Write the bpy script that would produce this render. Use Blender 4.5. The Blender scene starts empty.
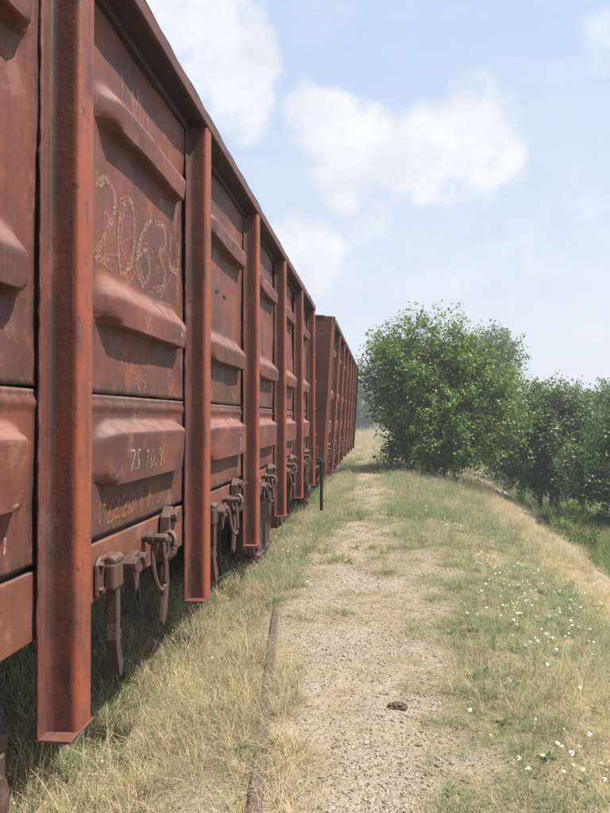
import bpy, bmesh, math, random
import numpy as np
from mathutils import Vector, Matrix

random.seed(7)
rng = np.random.default_rng(11)
scene = bpy.context.scene
COL = scene.collection

# ------------------------------------------------------------------ camera
FPX, VPX, VPY = 704.0, 378.0, 418.3          # measured on the 610 x 813 photograph
EYE = 1.70
cam_d = bpy.data.cameras.new('camera')
cam = bpy.data.objects.new('camera', cam_d)
COL.objects.link(cam)
cam.location = (0, 0, EYE)
yaw = math.atan((VPX - 305) / FPX)
pitch = math.atan((VPY - 406.5) / FPX)
cam.rotation_euler = (math.pi / 2 + pitch, 0, yaw)
cam_d.sensor_fit = 'VERTICAL'
cam_d.sensor_height = 24
cam_d.lens = 24 * FPX / 813
cam_d.clip_start = 0.05
cam_d.clip_end = 4000
scene.camera = cam


def px_dir(px, py):
    v = Vector((px - 305, 406.5 - py, -FPX)).normalized()
    return (cam.rotation_euler.to_matrix() @ v).normalized()


def px_at(px, py, d):
    """point seen at a photo pixel, at distance d along the track"""
    v = px_dir(px, py)
    return Vector((0, 0, EYE)) + v * (d / v.y)


# ------------------------------------------------------------------ sun, sky, exposure
SUN = Vector((0.50, -0.065, 0.86)).normalized()
sun_d = bpy.data.lights.new('sun', 'SUN')
sun_d.energy = 5.0
sun_d.angle = math.radians(0.6)
sun_d.color = (1.0, 0.95, 0.87)
sun = bpy.data.objects.new('sun', sun_d)
COL.objects.link(sun)
sun.rotation_euler = SUN.to_track_quat('Z', 'Y').to_euler()
scene.view_settings.view_transform = 'Standard'
scene.view_settings.look = 'None'
scene.view_settings.exposure = 1.0
scene.view_settings.gamma = 1
scene.cycles.max_bounces = 6
scene.cycles.diffuse_bounces = 3
scene.cycles.glossy_bounces = 2
scene.cycles.transmission_bounces = 4
scene.cycles.transparent_max_bounces = 16
scene.cycles.volume_bounces = 0
scene.cycles.caustics_reflective = False
scene.cycles.caustics_refractive = False
scene.view_settings.use_curve_mapping = False

world = bpy.data.worlds.new('World')
scene.world = world
world.use_nodes = True
SKY_STRENGTH = 0.10


class NT:
    """small helper for node trees"""
    def __init__(self, tree, clear=True):
        self.t = tree
        if clear:
            tree.nodes.clear()

    def n(self, kind, **kw):
        nd = self.t.nodes.new(kind)
        for k, v in kw.items():
            if k.startswith('i_'):
                key = k[2:]
                nd.inputs[int(key) if key.isdigit() else key.replace('_', ' ')].default_value = v
            else:
                setattr(nd, k, v)
        return nd

    def l(self, a, b):
        self.t.links.new(a, b)

    def math(self, op, a, b=None, clamp=False):
        m = self.n('ShaderNodeMath', operation=op, use_clamp=clamp)
        for i, v in enumerate((a, b)):
            if v is None:
                continue
            if isinstance(v, (int, float)):
                m.inputs[i].default_value = v
            else:
                self.l(v, m.inputs[i])
        return m.outputs[0]

    def mix(self, f, a, b, blend='MIX'):
        m = self.n('ShaderNodeMix', data_type='RGBA', blend_type=blend)
        for i, v in ((0, f), (6, a), (7, b)):
            if isinstance(v, (int, float)):
                m.inputs[i].default_value = v
            elif isinstance(v, tuple):
                m.inputs[i].default_value = v if len(v) == 4 else (*v, 1)
            else:
                self.l(v, m.inputs[i])
        return m.outputs[2]

    def ramp(self, v, lo, hi, a=0.0, b=1.0):
        m = self.n('ShaderNodeMapRange', interpolation_type='SMOOTHSTEP')
        self.l(v, m.inputs[0])
        m.inputs[1].default_value = lo
        m.inputs[2].default_value = hi
        m.inputs[3].default_value = a
        m.inputs[4].default_value = b
        return m.outputs[0]

    def noise(self, vec, scale, detail=4, rough=0.55, **kw):
        m = self.n('ShaderNodeTexNoise')
        m.inputs['Scale'].default_value = scale
        m.inputs['Detail'].default_value = detail
        m.inputs['Roughness'].default_value = rough
        for k, v in kw.items():
            m.inputs[k].default_value = v
        if vec is not None:
            self.l(vec, m.inputs['Vector'])
        return m.outputs[0]

    def vmul(self, vec, s):
        m = self.n('ShaderNodeVectorMath', operation='MULTIPLY')
        self.l(vec, m.inputs[0])
        m.inputs[1].default_value = s
        return m.outputs[0]


def build_world():
    w = NT(world.node_tree)
    sky = w.n('ShaderNodeTexSky', sky_type='NISHITA', sun_disc=False)
    sky.sun_elevation = math.asin(SUN.z)
    sky.sun_rotation = math.atan2(SUN.x, SUN.y)
    sky.air_density = 1.3
    sky.dust_density = 4.5
    sky.ozone_density = 2.0
    sky.altitude = 100
    geo = w.n('ShaderNodeTexCoord')
    d = geo.outputs['Generated']
    # placed cumulus lobes: (photo px, py, radius px, weight)
    lobes = [(205, 20, 62, 1.0), (240, 70, 52, 1.0), (185, 60, 60, .9), (165, -30, 60, 1), (255, 105, 40, .8),
             (335, 128, 50, 1.2), (380, 148, 50, 1.15), (345, 168, 46, 1.0), (425, 165, 50, 1.1),
             (470, 135, 50, 1.2), (495, 155, 40, 1.0), (440, 152, 50, 1.2), (405, 155, 55, 1.25), (330, 165, 36, .8),
             (318, 252, 40, 1.05), (292, 250, 40, 1.0), (372, 228, 32, .62), (310, 275, 34, .8),
             (612, 40, 34, .7), (600, 212, 70, .5), (430, 272, 90, .45), (395, 20, 70, .35), (540, 245, 90, .45), (600, 320, 50, .45), (470, 25, 50, .35),
             (-80, 60, 120, 1), (760, 130, 70, 1.0), (830, 170, 60, .9), (900, 60, 90, .9), (500, -190, 90, .9),
             (250, -250, 110, 1.0)]
    warp = w.n('ShaderNodeTexNoise')
    warp.inputs['Scale'].default_value = 16
    warp.inputs['Detail'].default_value = 5
    w.l(d, warp.inputs['Vector'])
    off = w.n('ShaderNodeVectorMath', operation='SUBTRACT')
    w.l(warp.outputs['Color'], off.inputs[0])
    off.inputs[1].default_value = (.5, .5, .5)
    sc = w.vmul(off.outputs[0], (.085, .085, .085))
    add = w.n('ShaderNodeVectorMath', operation='ADD')
    w.l(d, add.inputs[0])
    w.l(sc, add.inputs[1])
    dw = add.outputs[0]
    total = None
    for (px, py, r, wt) in lobes:
        c = px_dir(px, py)
        dist = w.n('ShaderNodeVectorMath', operation='DISTANCE')
        w.l(dw, dist.inputs[0])
        dist.inputs[1].default_value = c
        v = w.ramp(dist.outputs['Value'], 0.25 * r / FPX, 1.35 * r / FPX, wt, 0.0)
        total = v if total is None else w.math('MAXIMUM', total, v)
    # the same kind of fair-weather cloud over the rest of the sky (behind and above the camera)
    far = w.noise(d, 3.2, 3, .5)
    away = w.n('ShaderNodeVectorMath', operation='DOT_PRODUCT')
    w.l(d, away.inputs[0])
    away.inputs[1].default_value = px_dir(305, 260)
    outside = w.ramp(away.outputs['Value'], .72, .5, 0, 1)
    far = w.math('MULTIPLY', w.ramp(far, .52, .66), outside)
    total = w.math('MAXIMUM', total, far)
    fine = w.noise(d, 34, 6, .6)
    fine2 = w.noise(d, 11, 5, .6)
    m = w.math('MULTIPLY', total, w.math('ADD', w.math('MULTIPLY', fine, 1.15), w.math('MULTIPLY', fine2, .55)))
    m = w.ramp(m, .26, .84)
    # thin veil
    veil_n = w.noise(w.vmul(d, (1, 1, 3.5)), 5, 5, .6)
    m = w.math('ADD', w.math('MULTIPLY', m, .85), w.math('MULTIPLY', w.ramp(veil_n, .42, .75), .28), clamp=True)
    shade = w.ramp(w.noise(d, 14, 5, .6), .3, .7, .90, 1.03)
    cc = w.n('ShaderNodeCombineColor')
    for i, k in enumerate((.468, .478, .498)):
        w.l(w.math('MULTIPLY', shade, k / SKY_STRENGTH), cc.inputs[i])
    # humid summer air lifts the blue towards white
    sz = w.n('ShaderNodeSeparateXYZ')
    w.l(d, sz.inputs[0])
    air = w.mix(w.ramp(sz.outputs[2], .02, .55), tuple(v / SKY_STRENGTH for v in (.405, .430, .475)), tuple(v / SKY_STRENGTH for v in (.290, .360, .470)))
    hz = w.mix(0.84, sky.outputs[0], air)
    col = w.mix(m, hz, cc.outputs[0])
    bg = w.n('ShaderNodeBackground')
    bg.inputs[1].default_value = SKY_STRENGTH
    w.l(col, bg.inputs[0])
    out = w.n('ShaderNodeOutputWorld')
    w.l(bg.outputs[0], out.inputs[0])


build_world()

# ------------------------------------------------------------------ helpers


def vnoise(x, y, seed=0):
    x = np.asarray(x, float)
    y = np.asarray(y, float)
    xi = np.floor(x).astype(np.int64)
    yi = np.floor(y).astype(np.int64)
    fx, fy = x - xi, y - yi
    fx = fx * fx * (3 - 2 * fx)
    fy = fy * fy * (3 - 2 * fy)

    def h(a, b):
        n = (a * 374761393 + b * 668265263 + seed * 974711) & 0x7fffffff
        n = ((n ^ (n >> 13)) * 1274126177) & 0x7fffffff
        return ((n ^ (n >> 16)) & 0xffff) / 65535.0
    return (h(xi, yi) * (1 - fx) + h(xi + 1, yi) * fx) * (1 - fy) + (h(xi, yi + 1) * (1 - fx) + h(xi + 1, yi + 1) * fx) * fy


def fbm(x, y, seed=0, octv=4):
    s, a, t = 0, 1.0, 0
    for i in range(octv):
        s = s + a * vnoise(np.asarray(x) * 2 ** i, np.asarray(y) * 2 ** i, seed + i)
        t += a
        a *= .5
    return s / t


def sstep(a, b, x):
    t = np.clip((x - a) / (b - a), 0, 1)
    return t * t * (3 - 2 * t)


def mesh_obj(name, bm, mat, parent=None, smooth=False, bevel=0):
    me = bpy.data.meshes.new(name)
    bm.normal_update()
    bm.to_mesh(me)
    bm.free()
    return link_mesh(name, me, mat, parent, smooth, bevel)


def link_mesh(name, me, mat, parent=None, smooth=False, bevel=0):
    if mat is not None and len(me.materials) == 0:
        me.materials.append(mat)
    o = bpy.data.objects.new(name, me)
    COL.objects.link(o)
    if parent is not None:
        o.parent = parent
    if smooth:
        me.polygons.foreach_set('use_smooth', [True] * len(me.polygons))
    if bevel:
        b = o.modifiers.new('bevel', 'BEVEL')
        b.width = bevel
        b.segments = 2
        b.limit_method = 'ANGLE'
        b.angle_limit = math.radians(40)
    return o


def np_mesh(name, verts, faces):
    """verts (n,3); faces (m,k) with constant k"""
    me = bpy.data.meshes.new(name)
    verts = np.asarray(verts, np.float32)
    faces = np.asarray(faces, np.int32)
    m, k = faces.shape
    me.vertices.add(len(verts))
    me.vertices.foreach_set('co', verts.ravel())
    me.loops.add(m * k)
    me.loops.foreach_set('vertex_index', faces.ravel())
    me.polygons.add(m)
    me.polygons.foreach_set('loop_start', np.arange(0, m * k, k, dtype=np.int32))
    me.polygons.foreach_set('loop_total', np.full(m, k, np.int32))
    me.update(calc_edges=True)
    me.validate()
    return me


def tag(o, label=None, cat=None, group=None, kind=None):
    if label:
        o['label'] = label
    if cat:
        o['category'] = cat
    if group:
        o['group'] = group
    if kind:
        o['kind'] = kind
    return o


def empty(name, loc, rot=(0, 0, 0)):
    o = bpy.data.objects.new(name, None)
    COL.objects.link(o)
    o.location = loc
    o.rotation_euler = rot
    o.empty_display_size = .2
    return o


def bx(bm, x0, x1, y0, y1, z0, z1):
    vs = [bm.verts.new((x, y, z)) for z in (z0, z1) for y in (y0, y1) for x in (x0, x1)]
    for f in ((0, 2, 3, 1), (4, 5, 7, 6), (0, 1, 5, 4), (2, 6, 7, 3), (0, 4, 6, 2), (1, 3, 7, 5)):
        bm.faces.new([vs[i] for i in f])


def prism(bm, pts, axis, a, b, origin=(0, 0, 0)):
    """extrude a closed 2d outline along axis from a to b. axis 'z': pts=(x,y); 'y': (x,z); 'x': (y,z)"""
    def P(p, t):
        q = {'z': (p[0], p[1], t), 'y': (p[0], t, p[1]), 'x': (t, p[0], p[1])}[axis]
        return (q[0] + origin[0], q[1] + origin[1], q[2] + origin[2])
    A = [bm.verts.new(P(p, a)) for p in pts]
    B = [bm.verts.new(P(p, b)) for p in pts]
    n = len(pts)
    for i in range(n):
        bm.faces.new((A[i], A[(i + 1) % n], B[(i + 1) % n], B[i]))
    bm.faces.new(A[::-1])
    bm.faces.new(B)
    bmesh.ops.recalc_face_normals(bm, faces=bm.faces[:])


def tube(bm, pts, radii, seg=8, cap=True):
    pts = [Vector(p) for p in pts]
    if isinstance(radii, (int, float)):
        radii = [radii] * len(pts)
    rings = []
    up = Vector((0.13, 0.31, 0.94)).normalized()
    for i, p in enumerate(pts):
        t = (pts[min(i + 1, len(pts) - 1)] - pts[max(i - 1, 0)]).normalized()
        a = t.cross(up)
        if a.length < .05:
            a = t.cross(Vector((1, 0, 0)))
        a.normalize()
        b = t.cross(a)
        rings.append([bm.verts.new(p + (a * math.cos(2 * math.pi * k / seg) + b * math.sin(2 * math.pi * k / seg)) * radii[i]) for k in range(seg)])
    for r0, r1 in zip(rings, rings[1:]):
        for k in range(seg):
            bm.faces.new((r0[k], r0[(k + 1) % seg], r1[(k + 1) % seg], r1[k]))
    if cap:
        bm.faces.new(rings[0][::-1])
        bm.faces.new(rings[-1])


def cyl(bm, c, axis, r, length, seg=12):
    c = Vector(c)
    d = Vector({'x': (1, 0, 0), 'y': (0, 1, 0), 'z': (0, 0, 1)}[axis]) * (length / 2)
    tube(bm, [c - d, c + d], r, seg)


# ------------------------------------------------------------------ materials


def paint_mat(name, base, dark, rust, dust, rough=.62, dust_hilite_amt=.5, streak=1.0, rusty=.5, chip=0.0, bump=.25):
    """weathered oxide-red wagon paint: blotches, vertical streaks, rust, dust and painted highlight on ledges, chipped spots"""
    m = bpy.data.materials.new(name)
    m.use_nodes = True
    w = NT(m.node_tree)
    tc = w.n('ShaderNodeTexCoord')
    geo = w.n('ShaderNodeNewGeometry')
    oi = w.n('ShaderNodeObjectInfo')
    shift = w.n('ShaderNodeVectorMath', operation='ADD')
    w.l(geo.outputs['Position'], shift.inputs[0])
    comb = w.n('ShaderNodeCombineXYZ')
    w.l(w.math('MULTIPLY', oi.outputs['Random'], 31.0), comb.inputs[0])
    w.l(comb.outputs[0], shift.inputs[1])
    P = shift.outputs[0]
    big = w.noise(P, 1.7, 4, .6)
    mid = w.noise(P, 7.5, 6, .65)
    fine = w.noise(P, 60, 5, .7)
    st = w.noise(w.vmul(P, (14, 14, .9)), 1.6, 5, .6)
    c = w.mix(w.ramp(big, .32, .68), base, dark)
    c = w.mix(w.math('MULTIPLY', w.ramp(mid, .52, .75), rusty), c, rust)
    c = w.mix(w.math('MULTIPLY', w.ramp(st, .5, .78), .55 * streak), c, dark)
    st2 = w.noise(w.vmul(P, (22, 22, 1.2)), 1.1, 4, .6)
    c = w.mix(w.math('MULTIPLY', w.ramp(st2, .58, .8), .35 * streak), c, dust)
    c = w.mix(w.math('MULTIPLY', w.ramp(fine, .3, .75), .28), c, tuple(v * .55 for v in base))
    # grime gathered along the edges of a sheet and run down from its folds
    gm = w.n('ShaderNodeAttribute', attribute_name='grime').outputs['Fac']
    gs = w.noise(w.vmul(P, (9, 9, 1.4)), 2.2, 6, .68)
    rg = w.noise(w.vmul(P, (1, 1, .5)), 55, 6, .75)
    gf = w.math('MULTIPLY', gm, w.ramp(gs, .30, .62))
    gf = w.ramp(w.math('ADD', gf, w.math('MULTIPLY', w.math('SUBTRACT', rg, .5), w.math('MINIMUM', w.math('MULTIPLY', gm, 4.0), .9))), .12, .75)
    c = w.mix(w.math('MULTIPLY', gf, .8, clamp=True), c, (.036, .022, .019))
    blot = w.noise(P, 3.6, 7, .72)
    c = w.mix(w.math('MULTIPLY', w.ramp(blot, .54, .66), .45), c, dark)
    c = w.mix(w.math('MULTIPLY', w.ramp(blot, .43, .35), .35), c, dust)
    # paint rubbed to a fresher orange red along the rolled edges
    wn = w.n('ShaderNodeAttribute', attribute_name='worn').outputs['Fac']
    rag = w.noise(w.vmul(P, (1, 1, .4)), 34, 6, .75)
    wr = w.math('ADD', wn, w.math('MULTIPLY', w.math('SUBTRACT', rag, .5), 1.7))
    wf = w.math('MULTIPLY', w.ramp(wr, .42, .66), w.ramp(w.noise(w.vmul(P, (1, 1, .35)), 9, 5, .65), .32, .58))
    wf = w.math('MULTIPLY', wf, w.ramp(wn, .02, .2))
    c = w.mix(w.math('MULTIPLY', wf, .62), c, (.265, .062, .028))
    # dust plus a painted highlight lightens faces that look upwards
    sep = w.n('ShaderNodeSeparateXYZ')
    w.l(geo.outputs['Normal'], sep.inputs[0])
    dust_hilite = w.math('MULTIPLY', w.ramp(sep.outputs[2], .12, .75), w.ramp(w.noise(P, 12, 5, .6), .2, .6))
    c = w.mix(w.math('MULTIPLY', dust_hilite, dust_hilite_amt), c, dust)
    if chip:
        ch = w.noise(w.vmul(P, (1, 1, .55)), 38, 6, .75)
        c = w.mix(w.math('MULTIPLY', w.ramp(ch, .59, .64), chip), c, (.045, .022, .018))
    b = w.n('ShaderNodeBsdfPrincipled')
    w.l(c, b.inputs['Base Color'])
    w.l(w.ramp(mid, .3, .7, rough - .14, rough + .12), b.inputs['Roughness'])
    b.inputs['Specular IOR Level'].default_value = .38
    bu = w.n('ShaderNodeBump')
    bu.inputs['Strength'].default_value = bump
    bu.inputs['Distance'].default_value = .012
    w.l(w.math('ADD', w.math('MULTIPLY', fine, .35), w.math('MULTIPLY', mid, .8)), bu.inputs['Height'])
    w.l(bu.outputs[0], b.inputs['Normal'])
    o = w.n('ShaderNodeOutputMaterial')
    w.l(b.outputs[0], o.inputs[0])
    return m


M_panel = paint_mat('red_panel_paint', (.150, .047, .032), (.066, .028, .023), (.240, .076, .029), (.225, .130, .105), dust_hilite_amt=.6, rusty=.75)
M_post = paint_mat('red_post_paint', (.150, .043, .028), (.080, .031, .025), (.190, .056, .029), (.165, .090, .070), dust_hilite_amt=.3, rusty=.5, chip=.85)
M_sill = paint_mat('orange_sill_paint', (.165, .060, .036), (.105, .040, .028), (.21, .082, .040), (.20, .125, .095), dust_hilite_amt=.4, chip=.5, rusty=.7)
M_chord = paint_mat('chord_paint', (.105, .037, .030), (.065, .026, .022), (.14, .048, .03), (.16, .092, .076), dust_hilite_amt=.4, chip=.5)
M_gear = paint_mat('rusty_gear', (.082, .040, .031), (.042, .024, .021), (.135, .052, .030), (.165, .105, .085), dust_hilite_amt=.45, chip=.5, bump=.5)
M_under = paint_mat('underframe_dark', (.034, .020, .016), (.018, .013, .012), (.065, .03, .02), (.07, .043, .033), dust_hilite_amt=.5, chip=.3)
M_inner = paint_mat('inner_rust', (.08, .04, .028), (.05, .028, .022), (.11, .05, .028), (.14, .09, .07), dust_hilite_amt=.4)
M_black = paint_mat('black_steel', (.014, .013, .013), (.010, .009, .009), (.035, .022, .018), (.05, .04, .035), dust_hilite_amt=.2, chip=.2)
M_wheel = paint_mat('wheel_steel', (.055, .04, .032), (.03, .024, .022), (.09, .045, .028), (.11, .08, .065), dust_hilite_amt=.3)
M_rail = paint_mat('rail_steel', (.085, .054, .048), (.057, .038, .035), (.12, .065, .045), (.18, .135, .105), dust_hilite_amt=.35, bump=.35)


def chalk_mat(name, col, cover):
    m = bpy.data.materials.new(name)
    m.use_nodes = True
    w = NT(m.node_tree)
    geo = w.n('ShaderNodeNewGeometry')
    n1 = w.noise(geo.outputs['Position'], 90, 4, .7)
    n2 = w.noise(geo.outputs['Position'], 16, 4, .6)
    f = w.math('MULTIPLY', w.ramp(n1, .38, .66), w.ramp(n2, .28, .55))
    f = w.math('MULTIPLY', f, cover)
    d = w.n('ShaderNodeBsdfDiffuse')
    d.inputs[0].default_value = (*col, 1)
    t = w.n('ShaderNodeBsdfTransparent')
    mx = w.n('ShaderNodeMixShader')
    w.l(f, mx.inputs[0])
    w.l(t.outputs[0], mx.inputs[1])
    w.l(d.outputs[0], mx.inputs[2])
    o = w.n('ShaderNodeOutputMaterial')
    w.l(mx.outputs[0], o.inputs[0])
    return m


M_chalk = chalk_mat('chalk', (.40, .30, .25), .40)
M_chalk_w = chalk_mat('white_chalk', (.50, .45, .41), .80)
M_smear = chalk_mat('chalk_smear', (.25, .095, .045), .4)
M_yellow = chalk_mat('yellow_paint', (.36, .22, .07), .6)
M_ochre = chalk_mat('ochre_paint', (.33, .14, .06), .8)


def simple_mat(name, col, rough=.8, noise_scale=20, var=.3, trans=0.0, spec=.25):
    m = bpy.data.materials.new(name)
    m.use_nodes = True
    w = NT(m.node_tree)
    geo = w.n('ShaderNodeNewGeometry')
    nz = w.noise(geo.outputs['Position'], noise_scale, 4, .6)
    c = w.mix(w.ramp(nz, .3, .7), tuple(v * (1 - var) for v in col), tuple(min(1, v * (1 + var)) for v in col))
    b = w.n('ShaderNodeBsdfPrincipled')
    w.l(c, b.inputs['Base Color'])
    b.inputs['Roughness'].default_value = rough
    b.inputs['Specular IOR Level'].default_value = spec
    o = w.n('ShaderNodeOutputMaterial')
    if trans:
        t = w.n('ShaderNodeBsdfTranslucent')
        w.l(c, t.inputs[0])
        mx = w.n('ShaderNodeMixShader')
        mx.inputs[0].default_value = trans
        w.l(b.outputs[0], mx.inputs[1])
        w.l(t.outputs[0], mx.inputs[2])
        w.l(mx.outputs[0], o.inputs[0])
    else:
        w.l(b.outputs[0], o.inputs[0])
    return m


def leaf_mat(name, a, b_, trans=.35):
    """leaf colour varies leaf by leaf (stored per leaf) and clump by clump"""
    m = bpy.data.materials.new(name)
    m.use_nodes = True
    w = NT(m.node_tree)
    at = w.n('ShaderNodeAttribute', attribute_name='var')
    geo = w.n('ShaderNodeNewGeometry')
    nz = w.noise(geo.outputs['Position'], 1.6, 4, .6)
    f = w.math('ADD', w.math('MULTIPLY', at.outputs['Fac'], .55), w.math('MULTIPLY', w.ramp(nz, .3, .7), .45))
    c = w.mix(f, a, b_)
    b = w.n('ShaderNodeBsdfPrincipled')
    w.l(c, b.inputs['Base Color'])
    b.inputs['Roughness'].default_value = .48
    b.inputs['Specular IOR Level'].default_value = .4
    t = w.n('ShaderNodeBsdfTranslucent')
    w.l(w.mix(.5, c, (.25, .34, .05), 'MIX'), t.inputs[0])
    mx = w.n('ShaderNodeMixShader')
    mx.inputs[0].default_value = trans
    w.l(b.outputs[0], mx.inputs[1])
    w.l(t.outputs[0], mx.inputs[2])
    o = w.n('ShaderNodeOutputMaterial')
    w.l(mx.outputs[0], o.inputs[0])
    return m


M_bark = simple_mat('bark', (.10, .078, .058), .9, 14, .4)

# ------------------------------------------------------------------ ground


def foot_x(y):
    return 3.85 + np.clip(y - 11, 0, 60) * .05 + .34 * (vnoise(np.asarray(y) * .55, np.asarray(y) * 0 + 2, 12) - .5) + .16 * (vnoise(np.asarray(y) * 1.9, np.asarray(y) * 0 + 2, 13) - .5)


def ground_base(x, y):
    x = np.asarray(x, float)
    y = np.asarray(y, float)
    xf = foot_x(y)
    t = np.clip((x - .8) / (xf - .8), 0, 1)
    z = -1.12 * (t ** 1.5 * (1 - .25 * t) / .75)
    z = z - .50 * sstep(0.0, .55, x - xf) - .35 * sstep(.5, 8, x - xf)
    z = z - .11 * sstep(-.75, -1.35, x)
    z = z - .8 * sstep(-4.6, -8, x)
    return z


def ground_z(x, y):
    x = np.asarray(x, float)
    y = np.asarray(y, float)
    z = ground_base(x, y)
    near = 1 - sstep(12, 40, np.hypot(x, y))
    z = z + (fbm(x * .9, y * .9, 3, 4) - .5) * .09 + (fbm(x * 5, y * 5, 9, 3) - .5) * .030 * near
    z = z + (fbm(x * .12, y * .12, 21, 3) - .5) * .5 * sstep(6, 40, np.abs(x))
    return z


def gravel_mask(x, y):
    """1 on the bare trodden gravel path, 0 in the grass"""
    x = np.asarray(x, float)
    y = np.asarray(y, float)
    n = fbm(x * 1.3 + 4, y * .9, 40, 4) - .5
    n2 = fbm(x * 5, y * 4, 50, 3) - .5
    c = np.interp(y, [2, 3, 4, 6.6, 10, 15, 21, 30], [-.12, -.10, -.02, -.12, -.14, -.2, -.34, -.6])
    hw = np.interp(y, [2, 3, 4, 6.6, 8, 10, 15, 21, 27, 34], [.40, .40, .52, .54, .40, .32, .25, .18, .08, -.2])
    g = 1 - sstep(hw - .38, hw + .34, np.abs(x - c) + n * 1.25 + n2 * .9)
    g = g * (1 - .55 * sstep(.52, .66, fbm(x * 1.7 + 20, y * 1.5, 47, 3)) * sstep(3.8, 6, y))
    # a thin stony ledge at the foot of the slope
    f = 1 - sstep(.12, .38, np.abs(x - foot_x(y) + .12) + n * .5)
    # the left ballast shoulder shows through near the camera
    s = .55 * (1 - sstep(.1, .4, np.abs(x + .75) + n * .6)) * (1 - sstep(2.5, 4.2, y))
    return np.clip(np.maximum(np.maximum(g, f * .55), s), 0, 1)


def green_amt(x, y):
    """share of green in the grass: straw on the shoulder and low slope, grey-green between"""
    x = np.asarray(x, float)
    y = np.asarray(y, float)
    n = fbm(x * .8 + 9, y * .55, 60, 4) - .5
    n2 = fbm(x * 2.6 + 9, y * 1.7, 66, 3) - .5
    xf = foot_x(y)
    u = (x - .5) / (xf - .5)
    right = .72 - .60 * sstep(.47, .76, u + n * .5)
    right = right - .38 * (1 - sstep(3.4, 6.0, y)) * sstep(.75, 1.2, x)
    left = .24 + .34 * sstep(4, 8, y) - .2 * sstep(14, 20, y)
    under = .52
    g = np.where(x > .2, right, left)
    g = np.where(x < -1.2, left + (under - left) * sstep(-1.25, -1.6, x), g)
    g = np.where(x > xf + .3, .85, g)
    g = np.where((y > 26) & (np.abs(x) < 3), .4, g)
    return np.clip(g + n * .75 + n2 * .5, 0, 1)


def graded(a, b, steps):
    out = [a]
    while out[-1] < b:
        out.append(out[-1] + steps(out[-1]))
    return np.array(out)


gx = graded(-900, 900, lambda v: 0.045 if -2.2 < v < 2.6 else (0.11 if -4.6 < v < 6 else max(.13, min(60, abs(v if v > 0 else v + .0) * .10))))
gy = graded(-60, 1400, lambda v: max(.05, .011 * v) if 1.2 < v < 14 else (max(.12, min(80, abs(v) * .035))))
X, Y = np.meshgrid(gx, gy)
Z = ground_z(X, Y)
nx, ny = len(gx), len(gy)
idx = np.arange(nx * ny).reshape(ny, nx)
quads = np.stack([idx[:-1, :-1], idx[:-1, 1:], idx[1:, 1:], idx[1:, :-1]], -1).reshape(-1, 4)
gme = np_mesh('ground', np.stack([X, Y, Z], -1).reshape(-1, 3), quads)
at = gme.attributes.new('gravel', 'FLOAT', 'POINT')
at.data.foreach_set('value', gravel_mask(X, Y).ravel().astype(np.float32))
at = gme.attributes.new('green', 'FLOAT', 'POINT')
at.data.foreach_set('value', green_amt(X, Y).ravel().astype(np.float32))


def ground_mat():
    m = bpy.data.materials.new('ground_soil_gravel')
    m.use_nodes = True
    w = NT(m.node_tree)
    geo = w.n('ShaderNodeNewGeometry')
    P = geo.outputs['Position']
    gr = w.n('ShaderNodeAttribute', attribute_name='gravel').outputs['Fac']
    gn = w.n('ShaderNodeAttribute', attribute_name='green').outputs['Fac']
    vor = w.n('ShaderNodeTexVoronoi')
    vor.inputs['Scale'].default_value = 62
    w.l(P, vor.inputs['Vector'])
    bw = w.n('ShaderNodeRGBToBW')
    w.l(vor.outputs['Color'], bw.inputs[0])
    n1 = w.noise(P, 3.0, 5, .6)
    n2 = w.noise(P, 28, 6, .7)
    peb = w.mix(bw.outputs[0], (.135, .108, .086), (.345, .292, .238))
    dirt = w.mix(w.ramp(n2, .3, .7), (.185, .146, .106), (.310, .252, .190))
    grav = w.mix(w.ramp(n1, .35, .65, .35, .85), dirt, peb)
    straw = w.mix(w.ramp(n2, .3, .7), (.150, .114, .066), (.280, .220, .138))
    green = w.mix(w.ramp(n2, .3, .7), (.090, .090, .046), (.200, .178, .105))
    veg = w.mix(w.ramp(gn, .25, .8), straw, green)
    c = w.mix(gr, veg, grav)
    b = w.n('ShaderNodeBsdfPrincipled')
    w.l(c, b.inputs['Base Color'])
    b.inputs['Roughness'].default_value = .95
    b.inputs['Specular IOR Level'].default_value = .1
    bu = w.n('ShaderNodeBump')
    bu.inputs['Strength'].default_value = .7
    bu.inputs['Distance'].default_value = .012
    h = w.math('ADD', w.math('MULTIPLY', vor.outputs['Distance'], -.8), w.math('MULTIPLY', n2, .9))
    w.l(h, bu.inputs['Height'])
    w.l(bu.outputs[0], b.inputs['Normal'])
    o = w.n('ShaderNodeOutputMaterial')
    w.l(b.outputs[0], o.inputs[0])
    return m


ground = link_mesh('ground', gme, ground_mat(), None, smooth=True)
tag(ground, 'sandy gravel path and grassy embankment ground', None, None, 'structure')

# ------------------------------------------------------------------ wagons
ZR = -.12                       # rail head of the wagons' track
HALF = 1.55                     # half width to the outer face of the posts
LAT = .915                       # camera to the outer face of the posts
CX = -LAT - HALF
RIBS_UP = [(2.985, 2.889, 2.803, .072), (2.263, 2.145, 2.054, .076)]
RIB_LOW = [(1.700, 1.638, 1.447, .066)]
Z_SEAM, Z_TOP, Z_BOT, Z_SILL, Z_POST = 1.798, 3.28, 1.26, 1.03, .74


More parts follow.
